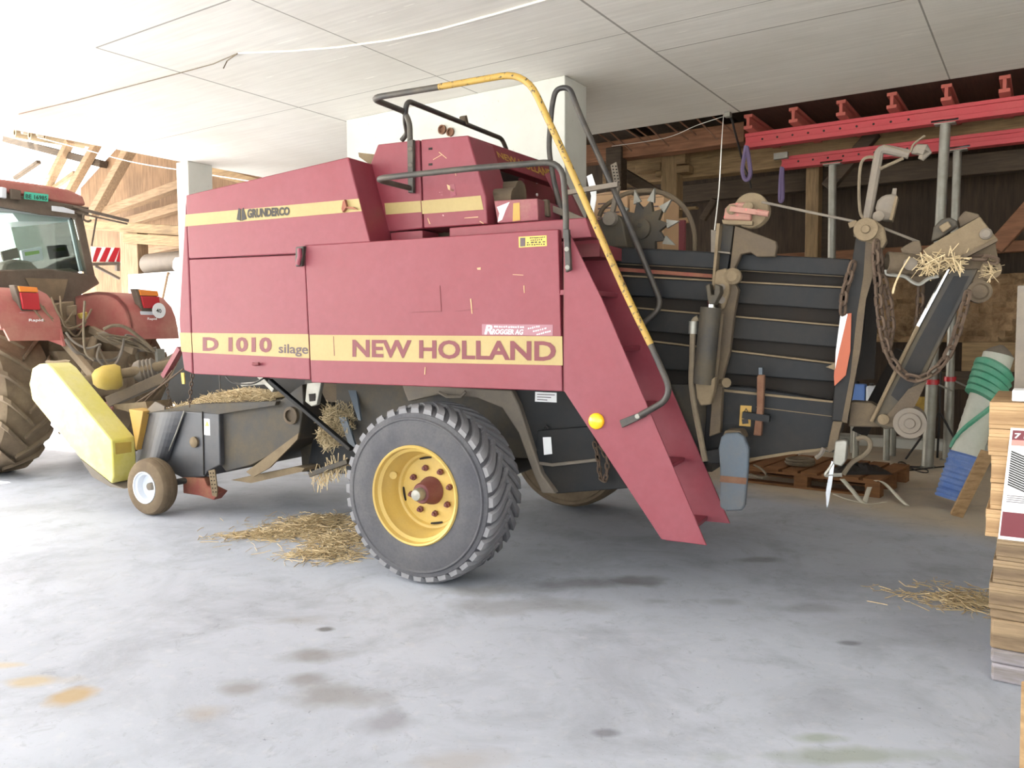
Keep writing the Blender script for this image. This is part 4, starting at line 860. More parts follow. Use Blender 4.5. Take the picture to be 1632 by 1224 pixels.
# chains
for px, v in [([(1397, 384), (1395, 410), (1399, 450), (1401, 490), (1410, 545), (1425, 580), (1452, 604), (1480, 598), (1505, 575), (1520, 545), (1533, 505), (1543, 465)], VA - .05),
              ([(1399, 388), (1404, 430), (1414, 470), (1419, 500), (1420, 530), (1412, 560)], VA + .0), ([(1360, 418), (1352, 445), (1345, 470), (1343, 500)], VA - .04),
              ([(1468, 452), (1466, 490), (1463, 522)], VA + .15), ([(1548, 410), (1560, 415), (1578, 408), (1588, 416)], VA - .02)]:
    bp('chain', chain_mb(pz(px, v), .075, .0095), 'chainrust')
def tuft(n, cx, cy, sx, sy, v, ln, m, name='straw', par=None):
    mb = MB()
    for i in range(n):
        c = hv(random.gauss(cx, sx), random.gauss(cy, sy), v + random.gauss(0, .03)); a = random.uniform(0, 2 * PI)
        d = (U * math.cos(a) + W * math.sin(a) + V * random.gauss(0, .3)) * random.uniform(*ln)
        mb.tube([c - d / 2, c + V * random.gauss(0, .01), c + d / 2], .003 * random.uniform(.6, 1.3), 3)
    return mb
for i, (n, x, y, sx, sy, v, lab) in enumerate([(55, 1482, 420, 9, 8, VA - .06, 'pale straw tuft caught on the top link of the folded chute'), (32, 1522, 415, 6, 8, VA - .06, 'straw tuft wedged where the chute strut meets its top link'), (14, 1577, 432, 3, 4, VA + .0, 'small straw wisp stuffed in the eye at the end of the chute')]):
    o = obj('straw', tuft(n, x, y, sx, sy, v, (.04, .13), 0), M['straw']); tag(o, lab, 'straw', kind='stuff')
o = obj('straw_strand', MB().tube(spline(pz([(1450, 409), (1436, 432), (1425, 456), (1423, 468), (1428, 450), (1436, 432)], VA - .08)), .005, 4), M['straw']); tag(o, 'long straw strand dangling from the chute below the hollow tube', 'straw')
# ------------------------------------------------------------------ tractor coupled in front of the baler
TU = -9.9
TO = B(TU, 6.4, 0)
tr_ = thing('tractor', 'dusty, haze-paled red farm tractor coupled to the front of the baler, rear end showing', 'tractor', TO)
def tp_(name, mb, m, parent=None, **k): return obj(name, mb, M[m] if isinstance(m, str) else m, parent or tr_, **k)
def zu(px, u): return [hu(x, y, u) for x, y in px]
def ag_wheel(v0, w, R, name='rear_wheel', lugs=True):
    o = B(TU, v0, R)
    mb = MB().lathe([(.55, .08), (.58, .03), (.70, .0), (.84, .02), (R - .05, .06), (R - .035, w * .25), (R - .03, w * .5), (R - .035, w * .75), (R - .05, w - .06), (.84, w - .02), (.70, w), (.58, w - .03), (.55, w - .08)], o, V, 80, e=U)
    N = 19
    for side in (0, 1):
        for k in range(N):
            n = 6; vs = []
            for j in range(n + 1):
                t = j / n; ws = (.01 + (w * .53) * t) if side == 0 else (w - .01 - (w * .53) * t)
                an = 2 * PI * (k + .5 * side) / N - .36 * t; rs = R - .05 - (.10 if t == 0 else 0); wd = .075 - .02 * t
                for (da, rr) in ((-wd / 2, rs - .02), (wd / 2, rs - .02), (wd * .36, rs + .055 + (.05 if t == 0 else 0)), (-wd * .36, rs + .055 + (.05 if t == 0 else 0))):
                    x = an + da / R; vs.append(o + V * ws + (U * math.cos(x) + W * math.sin(x)) * rr)
            fs = [(0, 1, 2, 3), tuple(4 * n + q for q in (3, 2, 1, 0))] + [(4 * j + q, 4 * j + (q + 1) % 4, 4 * j + 4 + (q + 1) % 4, 4 * j + 4 + q) for j in range(n) for q in range(4)]
            mb.add(vs, fs)
    wh = tp_(name, mb, 'rubberdusthaze', ang=30)
    tp_('rim', MB().lathe([(.56, .06), (.55, .03), (.52, .08), (.50, .2), (.3, .24), (0, .24), (0, .3), (.5, .3), (.56, w * .9)], o, V, 48), 'tractorred', wh)
    return wh
ag_wheel(5.30, .65, .95); ag_wheel(6.92, .65, .95)
# fenders: curved plates with an inner side wall
def fender(v_in, v_out, prof, nm='fender'):
    mb = MB(); th = .03
    outer = [B(u, v_in, z) for u, z in prof]
    mb.prism(outer, V * (v_out - v_in) if False else V * .03)
    n = len(prof)
    return mb
def arch(uc, zc, pts): return [(uc + r * math.cos(rad(a)), zc + r * math.sin(rad(a))) for a, r in pts]
AR = arch(TU, .95, [(38, 1.24), (44, 1.31), (50, 1.36), (58, 1.37), (66, 1.34), (75, 1.28), (86, 1.22), (100, 1.18), (114, 1.15), (128, 1.12)])
IN = arch(TU, .95, [(128, 1.06), (100, 1.08), (75, 1.06), (50, 1.05), (34, 1.06)])
for (v0, v1, vi) in [(5.28, 5.97, 5.94), (6.90, 7.60, 6.90)]:
    sk = MB(); pr_ = [B(u, v0, z) for u, z in AR]; pq = [B(u, v1, z) for u, z in AR]
    n = len(AR)
    inn = [(u - (u - TU) * .03, z - (z - .95) * .03) for u, z in AR]
    ia = [B(u, v0, z) for u, z in inn]; ib = [B(u, v1, z) for u, z in inn]
    sk.add(pr_ + pq + ia + ib, [(i, i + 1, n + i + 1, n + i) for i in range(n - 1)] + [(2 * n + i, 3 * n + i, 3 * n + i + 1, 2 * n + i + 1) for i in range(n - 1)] + [(i, 2 * n + i, 2 * n + i + 1, i + 1) for i in range(n - 1)] + [(n + i, n + i + 1, 3 * n + i + 1, 3 * n + i) for i in range(n - 1)] + [(0, n, 3 * n, 2 * n), (n - 1, 3 * n - 1, 4 * n - 1, 2 * n - 1)])
    fd = tp_('fender', sk, 'tractorred', ang=50)
    # inner wall reaching down beside the tyre
    wall = AR + arch(TU, .95, [(128, .8), (80, .82), (38, 1.0), (28, 1.18)])
    tp_('fender_wall', MB().prism([B(u, vi, z) for u, z in wall], V * .03), 'tractorred', fd)
    # lower rear lip
    lipu, lipz = AR[0]
    tp_('fender_tip', MB().prism([B(lipu, v0 + .02, lipz + .02), B(lipu, v1, lipz + .02), B(lipu + .02, v1, lipz - .14), B(lipu + .02, v0 + .08, lipz - .14)], U * -.03), 'tractorred', fd)
    lu = AR[3][0] + .05
# lights on the fender corners: pixel outlines unprojected onto the plane across the tractor
for px, x0 in [((25, 456, 58, 500), 0), ((218, 462, 250, 498), 1)]:
    ul = -8.98; a, y0, b, y1 = px; ym = y0 + 10
    lb = tp_('tail_lamp', MB().prism(zu([(a - 3, y0 - 2), (b, y0 + 2), (b + 4, y1), (a + 10, y1)], ul), U * -.10), 'tractorblack', bevel=.01)
    tp_('indicator_lens', MB().prism(zu([(a + 2, y0), (b - 1, y0 + 2), (b + 1, ym), (a + 5, ym - 1)], ul), U * .03), 'orange', lb, bevel=.006)
    tp_('brake_lens', MB().prism(zu([(a + 5, ym), (b + 1, ym + 1), (b + 4, y1 - 6), (a + 10, y1 - 7)], ul), U * .03), 'lensred', lb, bevel=.006)
    tp_('lamp_plate', MB().prism(zu([(a + 5, y1 - 2), (b, y1 - 1), (b - 2, y1 + 7), (a + 6, y1 + 5)], ul), U * .01), 'whitegrey', lb)
for q in ([(46, 508), (69, 508), (69, 513.5), (46, 513.5)], [(235, 506), (250, 506), (250, 511), (235, 511)]):
    tp_('lettering', text_mb('Rapid', *[hu(x, y, -8.92) for x, y in q], bold=.02), 'white', smooth=False)
sg = tp_('speed_sign', MB().lathe([(.10, 0), (.10, .01), (0, .01)], hu(253, 495, -8.93), U, 32), 'white')
tp_('lettering', text_mb('40', *[hu(x, y, -8.915) for x, y in [(249, 491.5), (257, 492.5), (257.5, 499), (249, 498)]], bold=.02), 'ink', sg, smooth=False)
# cab
UC = -10.0
rf = tp_('cab_roof', MB().prism(zu([(-60, 276), (0, 285), (60, 293), (110, 302), (133, 312), (138, 328), (120, 327), (0, 306), (-60, 297)], UC), U * -1.7), 'tractorred', bevel=.03)
tp_('roof_underside', MB().prism(zu([(-60, 297), (0, 306), (120, 327), (142, 330), (142, 342), (115, 343), (0, 326), (-60, 318)], UC + .02), U * -1.6), 'tractorblack', rf, bevel=.01)
npl = tp_('number_plate', MB().prism(zu([(38.5, 305.5), (76.5, 310), (76, 321.5), (38, 317)], UC + .03), U * .01), 'green', rf)
tp_('lettering', text_mb('BE 16985', *[hu(x, y, UC + .043) for x, y in [(41, 309), (75, 312.5), (75, 319.5), (41, 316)]], bold=.02), 'ink', npl, smooth=False)
tp_('work_lamp', MB().prism(zu([(-2, 298), (7, 300), (7, 317), (-2, 315)], UC + .03), U * .05), 'whitegrey', rf, bevel=.01)
tp_('work_lamp', MB().prism(zu([(14, 301), (30, 304), (30, 320), (14, 317)], UC + .03), U * .05), 'tractorblack', rf, bevel=.01)
tp_('rear_window_top', MB().prism(zu([(-60, 318), (0, 321), (50, 330), (75, 336), (120, 342), (120, 348), (62, 342), (0, 330), (-60, 326)], UC + .06), U * .04), 'tractorblack')
tp_('blind_roll', MB().prism(zu([(82, 328), (100, 330), (118, 336), (118, 341), (82, 336)], UC + .11), U * .01), 'whitegrey')
# opened rear window, tilted out behind the cab
ow0, ow1 = hu(118, 336, UC + .05), hu(205, 350, UC + .75)
def pan(a, b, t): return a + (b - a) * t
wl0, wl1 = hu(-60, 312, UC + .05), hu(-10, 318, UC + .75)
tp_('open_window_frame', MB().tube([hu(116, 330, UC + .05), hu(205, 352, UC + .30)], .022, 8).tube([hu(118, 338, UC + .05), hu(203, 357, UC + .30)], .012, 8), 'tractorblack')
tp_('gas_strut', MB().tube(zu([(154, 345), (146, 392)], UC + .1), .012, 8), 'tractorblack')
tp_('window_hook', MB().tube(spline(zu([(134, 340), (133, 349), (140, 353), (145, 351)], UC + .1)), .014, 8), 'tractorblack')
for px, u, m in [([(118, 338), (131, 340), (152, 440), (140, 440)], UC, 'tractorblack'), ([(53, 352), (61, 353), (72, 395), (78, 432), (70, 432)], UC - 1.5, 'tractorblack'), ([(-60, 318), (-50, 318), (-58, 420), (-70, 420)], UC, 'tractorblack')]:
    tp_('cab_pillar', MB().prism(zu(px, u), U * -.08), m, bevel=.01)
tp_('grey_pillar_trim', MB().prism(zu([(110, 350), (119, 350), (139, 432), (128, 432)], UC - .1), U * -.03), 'whitegrey')
tp_('rear_window', MB().prism(zu([(-50, 330), (118, 350), (138, 432), (-40, 432)], UC - .02), U * -.006), 'glass', smooth=False)
tp_('front_window', MB().prism(zu([(-50, 345), (56, 352), (72, 425), (-40, 425)], UC - 1.52), U * -.006), 'glass', smooth=False)
p0, p1 = toB(hu(125, 345, UC)), toB(hu(145, 432, UC))
tp_('side_window', MB().prism([B(UC - .08, p0[1], p0[2]), B(UC - 1.45, p0[1] - .05, p0[2]), B(UC - 1.45, p1[1] - .05, p1[2]), B(UC - .08, p1[1], p1[2])], V * .006), 'glass', smooth=False)
tp_('headliner', MB().prism(zu([(-60, 326), (0, 331), (40, 338), (112, 347), (112, 353), (30, 353), (20, 340), (-60, 335)], UC - .15), U * -1.2), 'whitegrey')
tp_('cab_base', MB().prism(zu([(-60, 432), (75, 428), (152, 438), (160, 452), (130, 470), (120, 560), (40, 560), (30, 470), (-60, 470)], UC), U * -1.4), 'tractorblack', bevel=.02)
tp_('rear_glass_lower', MB().prism(zu([(40, 443), (108, 445), (100, 478), (60, 480)], UC + .01), U * .005), 'tractordark')
tp_('seat_back', MB().prism(zu([(2, 440), (8, 418), (25, 413), (50, 416), (62, 428), (64, 446), (30, 470), (0, 470)], UC - .35), U * -.2), 'tractorblack', bevel=.03)
tp_('armrest_bar', MB().tube(zu([(58, 436), (90, 434), (112, 432), (122, 436)], UC - .2), .04, 8), 'tractorblack')
mn = tp_('monitor', MB().prism(zu([(34, 399), (66, 393), (70, 415), (38, 419)], UC - .8), U * -.05), 'whitegrey', bevel=.008)
tp_('screen', MB().prism(zu([(39, 402), (62, 399), (63, 404), (40, 408)], UC - .797), U * .003), flat('green_lcd', '8DB65A', .3), mn)
tp_('monitor', MB().prism(zu([(2, 401), (28, 394), (32, 411), (6, 416)], UC - .75), U * -.04), 'tractorblack', bevel=.008)
tp_('hood', MB().box((-13.3, 5.95, 1.1), (-11.5, 6.85, 2.0), B), 'tractorred', bevel=.06)
tp_('front_axle', MB().box((-13.0, 5.5, .5), (-12.7, 7.3, .7), B), 'tractordark')
for v0 in (5.3, 6.95):
    tp_('front_wheel', MB().lathe([(.35, .04), (.5, .0), (.6, .04), (.65, .12), (.65, .33), (.6, .41), (.5, .45), (.35, .41)], B(-12.85, v0, .65), V, 48), 'rubberdusthaze')
# rear axle, lift arms, hoses
tp_('rear_axle', MB().box((TU - .25, 5.6, .75), (TU + .3, 7.2, 1.25), B).box((TU - .6, 6.1, .7), (TU + .55, 6.75, 1.6), B), 'tractordark', bevel=.03)
tp_('coupler_block', MB().prism(zu([(88, 485), (118, 480), (122, 525), (95, 530)], -9.2), U * -.2).prism(zu([(60, 480), (85, 478), (85, 520), (62, 520)], -9.1), U * -.3).prism(zu([(105, 488), (118, 486), (118, 502), (106, 505)], -9.1), U * .06), 'tractordark', bevel=.01)
tp_('coupler_cap', MB().prism(zu([(122, 500), (135, 497), (136, 509), (126, 508)], -9.1), U * .05), 'plasticyel', bevel=.008)
for px in ([(96, 537), (130, 572), (150, 600)], [(145, 525), (175, 545), (215, 560)]):
    tp_('lift_arm', MB().beam(hu(px[0][0], px[0][1], -9.1), hu(px[-1][0], px[-1][1], -8.4), .07, .09), 'tractordark', bevel=.01)
tp_('lift_cylinder', MB().cyl(hu(150, 540, -9.0), hu(132, 610, -8.7), .05, 12), 'tractordark')
tp_('hitch_frame', MB().prism(zu([(90, 560), (215, 560), (225, 620), (110, 640)], -9.1), U * -.15), 'tractordark')
R = random.Random(11)
hl = [[(104, 540), (120, 560), (145, 572), (165, 575), (188, 570), (198, 545), (205, 535), (245, 558), (255, 568)], [(150, 535), (170, 545), (190, 538), (215, 540), (240, 556)], [(160, 548), (155, 570), (170, 585), (185, 580), (195, 555), (197, 540)],
      [(165, 525), (180, 519), (200, 522), (225, 540), (246, 560)], [(155, 540), (165, 530), (185, 540), (205, 545), (222, 552)], [(158, 555), (168, 575), (178, 583), (190, 572)], [(200, 545), (210, 555), (230, 558), (250, 555)],
      [(135, 480), (133, 520), (136, 560), (150, 575)], [(105, 530), (118, 545), (140, 555), (160, 548)], [(220, 575), (218, 562), (228, 556), (244, 560), (250, 572), (244, 582), (232, 585), (222, 578)]]
for i, px in enumerate(hl):
    pts = [hu(x, y, -8.75 + .08 * (i % 4) + .35 * k / len(px)) for k, (x, y) in enumerate(px)]
    tp_('hose', MB().tube(spline(pts), .013 if i % 3 else .02, 7), 'hose' if i % 2 else 'greydust')
for i in range(9):
    pts = [hu(158 + R.uniform(-6, 8), 532 + R.uniform(-5, 10), -8.6), hu(185 + R.uniform(-8, 8), 545 + R.uniform(-12, 14), -8.5), hu(215 + R.uniform(-6, 6), 548 + R.uniform(-10, 8), -8.4), hu(240 + R.uniform(-5, 5), 560 + R.uniform(-4, 4), -8.3)]
    tp_('hose', MB().tube(spline(pts), .011, 6), 'hose')
for i in range(5):
    pts = [hu(40 + 14 * i, 478 + R.uniform(-8, 10), -9.0), hu(70 + 8 * i, 500 + R.uniform(-10, 20), -8.95), hu(90 + 10 * i, 520 + R.uniform(-10, 20), -9.0), hu(110 + 9 * i, 500 + R.uniform(-20, 30), -9.05)]
    tp_('hose', MB().tube(spline(pts), .012, 6), 'tractordark')
tp_('socket_plate', MB().prism(zu([(250, 556), (262, 556), (264, 576), (252, 578)], -8.2), U * -.04), 'steel')
# warning board on the tractor front, seen past the cab
UW = -12.2
wb = tp_('warning_board', MB().prism(zu([(146, 393), (191, 395), (192, 418), (148, 417)], UW), U * -.02), 'white'); wb['label'] = 'red and white striped warning board'
for a in (150, 165, 179, 192):
    q = [(a + 4, 394.5), (a + 12, 395), (a + 3, 417.5), (a - 7, 417)]
    q = [(min(max(x, 147), 191.5), y) for x, y in q]
    tp_('red_stripe', MB().prism(zu(q, UW + .004), U * .003), 'lensred', wb, smooth=False)
tp_('board_arm', MB().beam(hu(146, 421, UW), hu(190, 420, UW), .05, .05).beam(hu(152, 424, UW), hu(190, 444, UW), .04, .04).beam(hu(187, 420, UW), hu(187, 432, UW), .06, .06), 'tractorblack')
# ------------------------------------------------------------------ red steel beams, joists and props carrying the new slab
YR1 = 10.64; YR2 = 11.35
def steel_beam(px_l, ytop, ybot, Y, label, xr=6.5, dep=.16):
    a, b = hY(px_l, ytop, Y), hY(px_l, ybot, Y); h = a.z - b.z; x0 = a.x
    t = thing('steel_beam', label, 'beam', Vector((x0, Y, b.z)), 'red steel shoring beams')
    obj('web', MB().box((x0, Y + .03, b.z + .02), (xr, Y + dep - .03, a.z - .02)), M['propred'], t, bevel=.004)
    obj('flange', MB().box((x0, Y - .0, a.z - .045), (xr, Y + dep, a.z)), M['propred'], t, bevel=.004)
    obj('flange', MB().box((x0, Y - .0, b.z), (xr, Y + dep, b.z + .06)), M['propred'], t, bevel=.004)
    for i in range(10): obj('bolt_hole', MB().cyl(Vector((x0 + .22 + i * .19, Y + .032, (a.z + b.z) / 2)), Vector((x0 + .22 + i * .19, Y + .025, (a.z + b.z) / 2)), .014, 8), M['dark'], t)
    return t, a.z, b.z
t1, zt1, zb1 = steel_beam(1187, 213, 236, YR1, 'front red steel shoring beam with a purple sling at its end')
t2, zt2, zb2 = steel_beam(1245, 250, 269, YR2, 'rear red steel shoring beam, the lower and shorter looking of the two')
jl = ['first red joist end, over the free end of the front beam', 'second red joist end along the front steel beam from its free end', 'third red joist end along the front steel beam from its free end', 'fourth red joist end along the front steel beam from its free end',
      'fifth red joist end, standing over the front galvanised prop', 'sixth red joist end, nearest the edge of the photo']
for (x, yt, yb), lab in zip([(1192, 184, 210), (1264, 171, 201), (1340, 159, 192), (1421, 148, 180), (1508, 134, 169), (1601, 120, 155)], jl):
    Yj = 10.42; x0 = hY(x, (yt + yb) / 2, Yj).x; z0 = zt1 + .002; h = .185
    t = thing('joist', lab, 'joist', Vector((x0, Yj, z0)), 'red joists laid across the steel beams')
    obj('joist_web', MB().box((x0 - .018, Yj, z0 + .03), (x0 + .018, 13.2, z0 + h - .03)), M['joist'] , t)
    for za in (z0, z0 + h - .042): obj('joist_flange', MB().box((x0 - .055, Yj, za), (x0 + .055, 13.2, za + .042)), M['joist'], t, bevel=.006)
pb = [(1507, 190, 1478, 746, .066, YR1, zb1, 'front galvanised steel prop with a red collar, in front of the folded chute strut'), (1526, 240, 1510, 728, .056, YR2, zb2, 'galvanised steel prop just behind the front one, with a red collar'), (1327, 262, 1322, 735, .058, YR2, zb2, 'galvanised steel prop rising behind the bale chamber')]
for (xa, ya, xb, yb, r, Y, zt, lab) in pb:
    Yc = Y + .08; top = hY(xa, ya, Yc); base = hY(xb, yb, Yc); base = Vector((base.x, Yc, 0)); top.z = zt
    t = thing('steel_prop', lab, 'prop', base, 'galvanised steel props')
    d = top - base; zc = hY(xb, 640, Yc).z
    cpt = base + d * (1.02 / d.z)
    obj('outer_tube', MB().cyl(base + W * .012, cpt, r, 20), M['steel'], t)
    obj('inner_tube', MB().cyl(cpt, top - W * .01, r * .86, 20), M['steel'], t)
    obj('collar', MB().lathe([(r * 1.25, -.03), (r * 1.25, .03)], cpt, d, 20), M['lensred'], t)
    obj('collar_handle', MB().tube([cpt, cpt + Vector((.14, -.05, -.06)), cpt + Vector((.22, -.04, -.10))], .012, 6), M['steel'], t)
    obj('base_plate', MB().box((base.x - .08, base.y - .08, 0), (base.x + .08, base.y + .08, .012)), M['steel'], t)
    obj('head_plate', MB().box((top.x - .11, top.y - .07, zt - .012), (top.x + .11, top.y + .07, zt - .001)), M['steel'], t)
    obj('head_bolt', MB().cyl(Vector((top.x - .14, top.y - .08, zt + .02)), Vector((top.x + .14, top.y - .08, zt + .02)), .014, 8), M['chrome'], t)
# purple slings
def sling(px, Y, lab):
    o = obj('lifting_sling', MB().tube(spline([hY(x, y, Y) for x, y in px]), [.028] * (6 * (len(px) - 1) + 1), 6), M['purple']); return tag(o, lab, 'sling', 'purple lifting slings')
sling([(1189, 232), (1186, 250), (1183, 270), (1186, 284), (1192, 286), (1196, 275), (1193, 250), (1190, 234)], YR1 - .03, 'purple lifting sling looped round the end of the front red beam')
sling([(1246, 266), (1244, 285), (1243, 318), (1247, 316), (1247, 285), (1247, 268)], YR2 - .03, 'purple lifting sling hanging straight from the end of the rear red beam')
o = obj('clamp', MB().beam(hY(1234, 250, YR2 - .1), hY(1256, 247, YR2 - .1), .07, .08), M['steel']); tag(o, 'small galvanised clamp on the end of the rear red beam', 'clamp')
# cables
o = obj('power_cable', MB().tube(spline([hY(1158, 183, YE - .02), hY(1166, 190, YE), hY(1170, 205, YE + .1), hY(1178, 235, 10.6), hY(1185, 262, 10.9), hY(1193, 282, 10.9), hY(1197, 300, 10.9)]), .014, 6), M['blackcord']); tag(o, 'black power cable drooping from the slab edge past the purple sling', 'cable')
o = obj('junction_box', MB().box((hY(1156, 183, YE - .04).x, YE - .10, CEILZ - .06), (hY(1166, 183, YE - .04).x, YE - .02, CEILZ - .001)), M['steel'], bevel=.008); tag(o, 'small grey junction box under the slab edge', 'junction box')
o = obj('twisted_cord', MB().tube(spline([hZ(1153, 183, CEILZ - .004), hv(1150, 230, 6.2), hv(1146, 300, 5.6), hv(1139, 366, 4.99)]), .004, 6), M['cord']); tag(o, 'thin pale cord running from the slab edge down to the winch post', 'cord')
o = obj('thin_wire', MB().tube(spline([hY(975, 233, YE + .3), hY(1060, 220, YE + .3), hY(1110, 200, YE + .2), hY(1152, 186, YE + .1)]), .0035, 5), M['cord']); tag(o, 'thin white wire slung along the slab edge behind the ladder rails', 'wire')
lz = CEILZ - .012
o = obj('white_lath', MB().tube([hZ(380, 84.5, lz), hZ(460, 81.5, lz), hZ(540, 75, lz), hZ(620, 64, lz), hZ(700, 47, lz), hZ(790, 22, lz), hZ(880, -4, lz)], .009, 6), M['whitebar']); tag(o, 'white conduit bowing across the concrete ceiling to its clip', 'conduit')
o = obj('ceiling_wire', MB().tube([hZ(30, 182, lz), hZ(118, 161, lz), hZ(220, 134, lz), hZ(300, 113, lz), hZ(340, 102, lz), hZ(378, 85.5, lz)], .005, 6).tube([hZ(378, 85.5, lz), hZ(362, 97, lz - .03), hZ(356, 109, lz - .12)], .006, 5), M['hose']); tag(o, 'dark wire along the ceiling with a loose tail near the conduit clip', 'wire')
o = obj('sagging_cable', MB().tube(spline([hY(60, 219, 8.6), hY(130, 237, 8.8), hY(210, 258, 9.0), hY(300, 273, 9.3), hY(400, 289, 9.6)]), .009, 6), M['cord']); tag(o, 'white cable sagging under the open left edge of the slab past the concrete column', 'cable')
# cardboard boxes on the bale chamber
zc = toB(hv(1010, 396, 5.7))[2]
def carton(px0, px1, ytop, v, dep, lab, marks):
    a, b = toB(hv(px0, ytop, v)), toB(hv(px1, ytop, v))
    t = thing('cardboard_box', lab, 'box', B((a[0] + b[0]) / 2, v + dep / 2, 2.225), 'cardboard boxes on the bale chamber')
    z0 = 2.225
    obj('carton', MB().box((a[0], v, z0), (b[0], v + dep, a[2]), B), M['card'], t, bevel=.006)
    obj('flap', MB().prism([B(a[0], v, a[2] + .002), B(b[0], v, a[2] + .002), B(b[0] - .03, v + dep * .5, a[2] + .05), B(a[0] + .03, v + dep * .5, a[2] + .05)], W * .004), M['card'], t)
    for i in range(marks):
        zz = a[2] - .06 - .035 * i; obj('printed_line', MB().prism([B(a[0] + .05, v - .001, zz), B(a[0] + .22 - .03 * (i % 2), v - .001, zz), B(a[0] + .22 - .03 * (i % 2), v - .001, zz - .01), B(a[0] + .05, v - .001, zz - .01)], V * .001), M['inkgrey'], t)
carton(943, 1000, 312, 5.72, .4, 'brown cardboard box with printed lines, left of the spiked wheel on the chamber', 4)
carton(1003, 1058, 318, 5.74, .4, 'brown cardboard box directly behind the spiked metering wheel', 2)

# pallet with odds and ends behind the chute
pc0 = hZ(1402, 794, 0); pd = Vector((-1, .10, 0)).normalized(); pe = Vector((.10, 1, 0)).normalized()
pt_ = thing('flat_pallet', 'orange-brown wooden pallet flat on the floor behind the folded chute', 'pallet', pc0)
LN, DP, HT = 1.55, 1.15, .20
def pbox(a0, a1, b0, b1, z0, z1): return MB().prism([pc0 + pd * a + pe * b + W * z0 for a, b in ((a0, b0), (a1, b0), (a1, b1), (a0, b1))], W * (z1 - z0))
for b in (0, DP / 2 - .07, DP - .14):
    obj('bottom_board', pbox(0, LN, b, b + .14, 0.001, .022), M['palletor'], pt_)
    for a in (0, LN / 2 - .07, LN - .14): obj('block', pbox(a, a + .14, b, b + .14, .022, .13), M['palletor'], pt_, bevel=.004)
    obj('stringer', pbox(0, LN, b, b + .14, .13, .155), M['palletor'], pt_)
for i in range(8): obj('deck_board', pbox(i * (LN - .14) / 7, i * (LN - .14) / 7 + .14 + (.03 if i % 2 else .02), 0, DP, .155, .18), M['palletor'], pt_, bevel=.003)
ptop = .182
mb = MB(); R = random.Random(21); c = hZ(1370, 752, ptop)
n, m = 18, 12
g = [[c + r0 * (.55 * (i / n - .5)) + f0 * (.34 * (j / m - .5)) + W * (max(0, .085 * (math.sin(PI * i / n) * math.sin(PI * j / m)) ** .6 + R.uniform(-.018, .022) * math.sin(PI * i / n) * math.sin(PI * j / m))) for j in range(m + 1)] for i in range(n + 1)]
for i in range(n):
    for j in range(m): mb.face([g[i][j], g[i + 1][j], g[i + 1][j + 1], g[i][j + 1]])
o = obj('black_rag', mb, M['blackcord'], ang=70); tag(o, 'crumpled black cloth heap lying on the orange pallet', 'cloth')
c = hZ(1275, 737, ptop + .03); mb = MB()
for i, (dr, dz) in enumerate([(0, 0), (.012, .016), (-.01, .03), (.004, .045)]): mb.tube([c + W * (dz - .012) + r0 * ((.135 + dr) * math.cos(a)) + f0 * ((.135 + dr) * math.sin(a)) for a in [2 * PI * k / 28 for k in range(28)]], .013, 8, closed=True)
o = obj('hose_coil', mb, M['hose']); tag(o, 'coil of grey hose resting on the orange pallet', 'hose')
o = obj('bent_cable', MB().tube(spline([hZ(1202, 741, ptop + .012), hZ(1213, 747, .19), hZ(1221, 756, ptop + .012), hZ(1216, 762, ptop + .012), hZ(1196, 756, ptop + .012)]), .012, 6), M['hose']); tag(o, 'short grey hose end curling on the pallet beside the blue-grey foot plate', 'hose')
mb = MB(); 
def ribbon(pts, w, ax):
    n = len(pts); mb.add([p + ax * s * w for p in pts for s in (-.5, .5)], [(2 * i, 2 * i + 1, 2 * i + 3, 2 * i + 2) for i in range(n - 1)])
ribbon(spline([hZ(1342, 763, .19), hZ(1358, 781, .10), hZ(1376, 801, .01), hZ(1400, 802, .01), hZ(1410, 800, .015)]), .05, Vector((.8, .6, 0)))
ribbon(spline([hZ(1378, 800, .012), hZ(1386, 776, .10), hZ(1393, 767, .16), hZ(1406, 768, .17), hZ(1420, 780, .10), hZ(1432, 793, .05), hZ(1446, 806, .008)]), .05, Vector((.9, -.3, 0)))
ribbon(spline([hZ(1329, 787, .01), hZ(1350, 795, .01), hZ(1380, 802, .01)]), .045, Vector((.3, 1, 0)))
o = obj('webbing_strap', mb, M['webbing']); sl = o.modifiers.new('Solid', 'SOLIDIFY'); sl.thickness = .003; tag(o, 'loose pale webbing strap twisted on the floor in front of the pallet', 'strap')
# trestle table with canisters, far behind the chute
ty = 10.95; ta, tb_ = hY(1356, 640, ty), hY(1474, 632, ty); tz = hY(1380, 653, ty).z
tt = thing('trestle_table', 'makeshift board table on thin grey legs behind the folded chute', 'table', Vector(((ta.x + tb_.x) / 2, ty + .3, 0)))
obj('table_board', MB().box((ta.x, ty, tz - .06), (tb_.x, ty + .6, tz)), M['plyyel'], tt, bevel=.005)
for (x, y) in [(1413, 700), (1423, 698)]:
    q = hY(x, y, ty + (.06 if x < 1420 else .5)); obj('leg', MB().cyl(Vector((q.x, q.y, 0)), Vector((q.x, q.y, tz - .06)), .04, 12), M['steel'], tt)
for x in (1364, 1360):
    q = hY(x, 700, ty + (.06 if x == 1364 else .5)); obj('leg', MB().cyl(Vector((q.x, q.y, 0)), Vector((q.x, q.y, tz - .06)), .04, 12), M['steel'], tt)
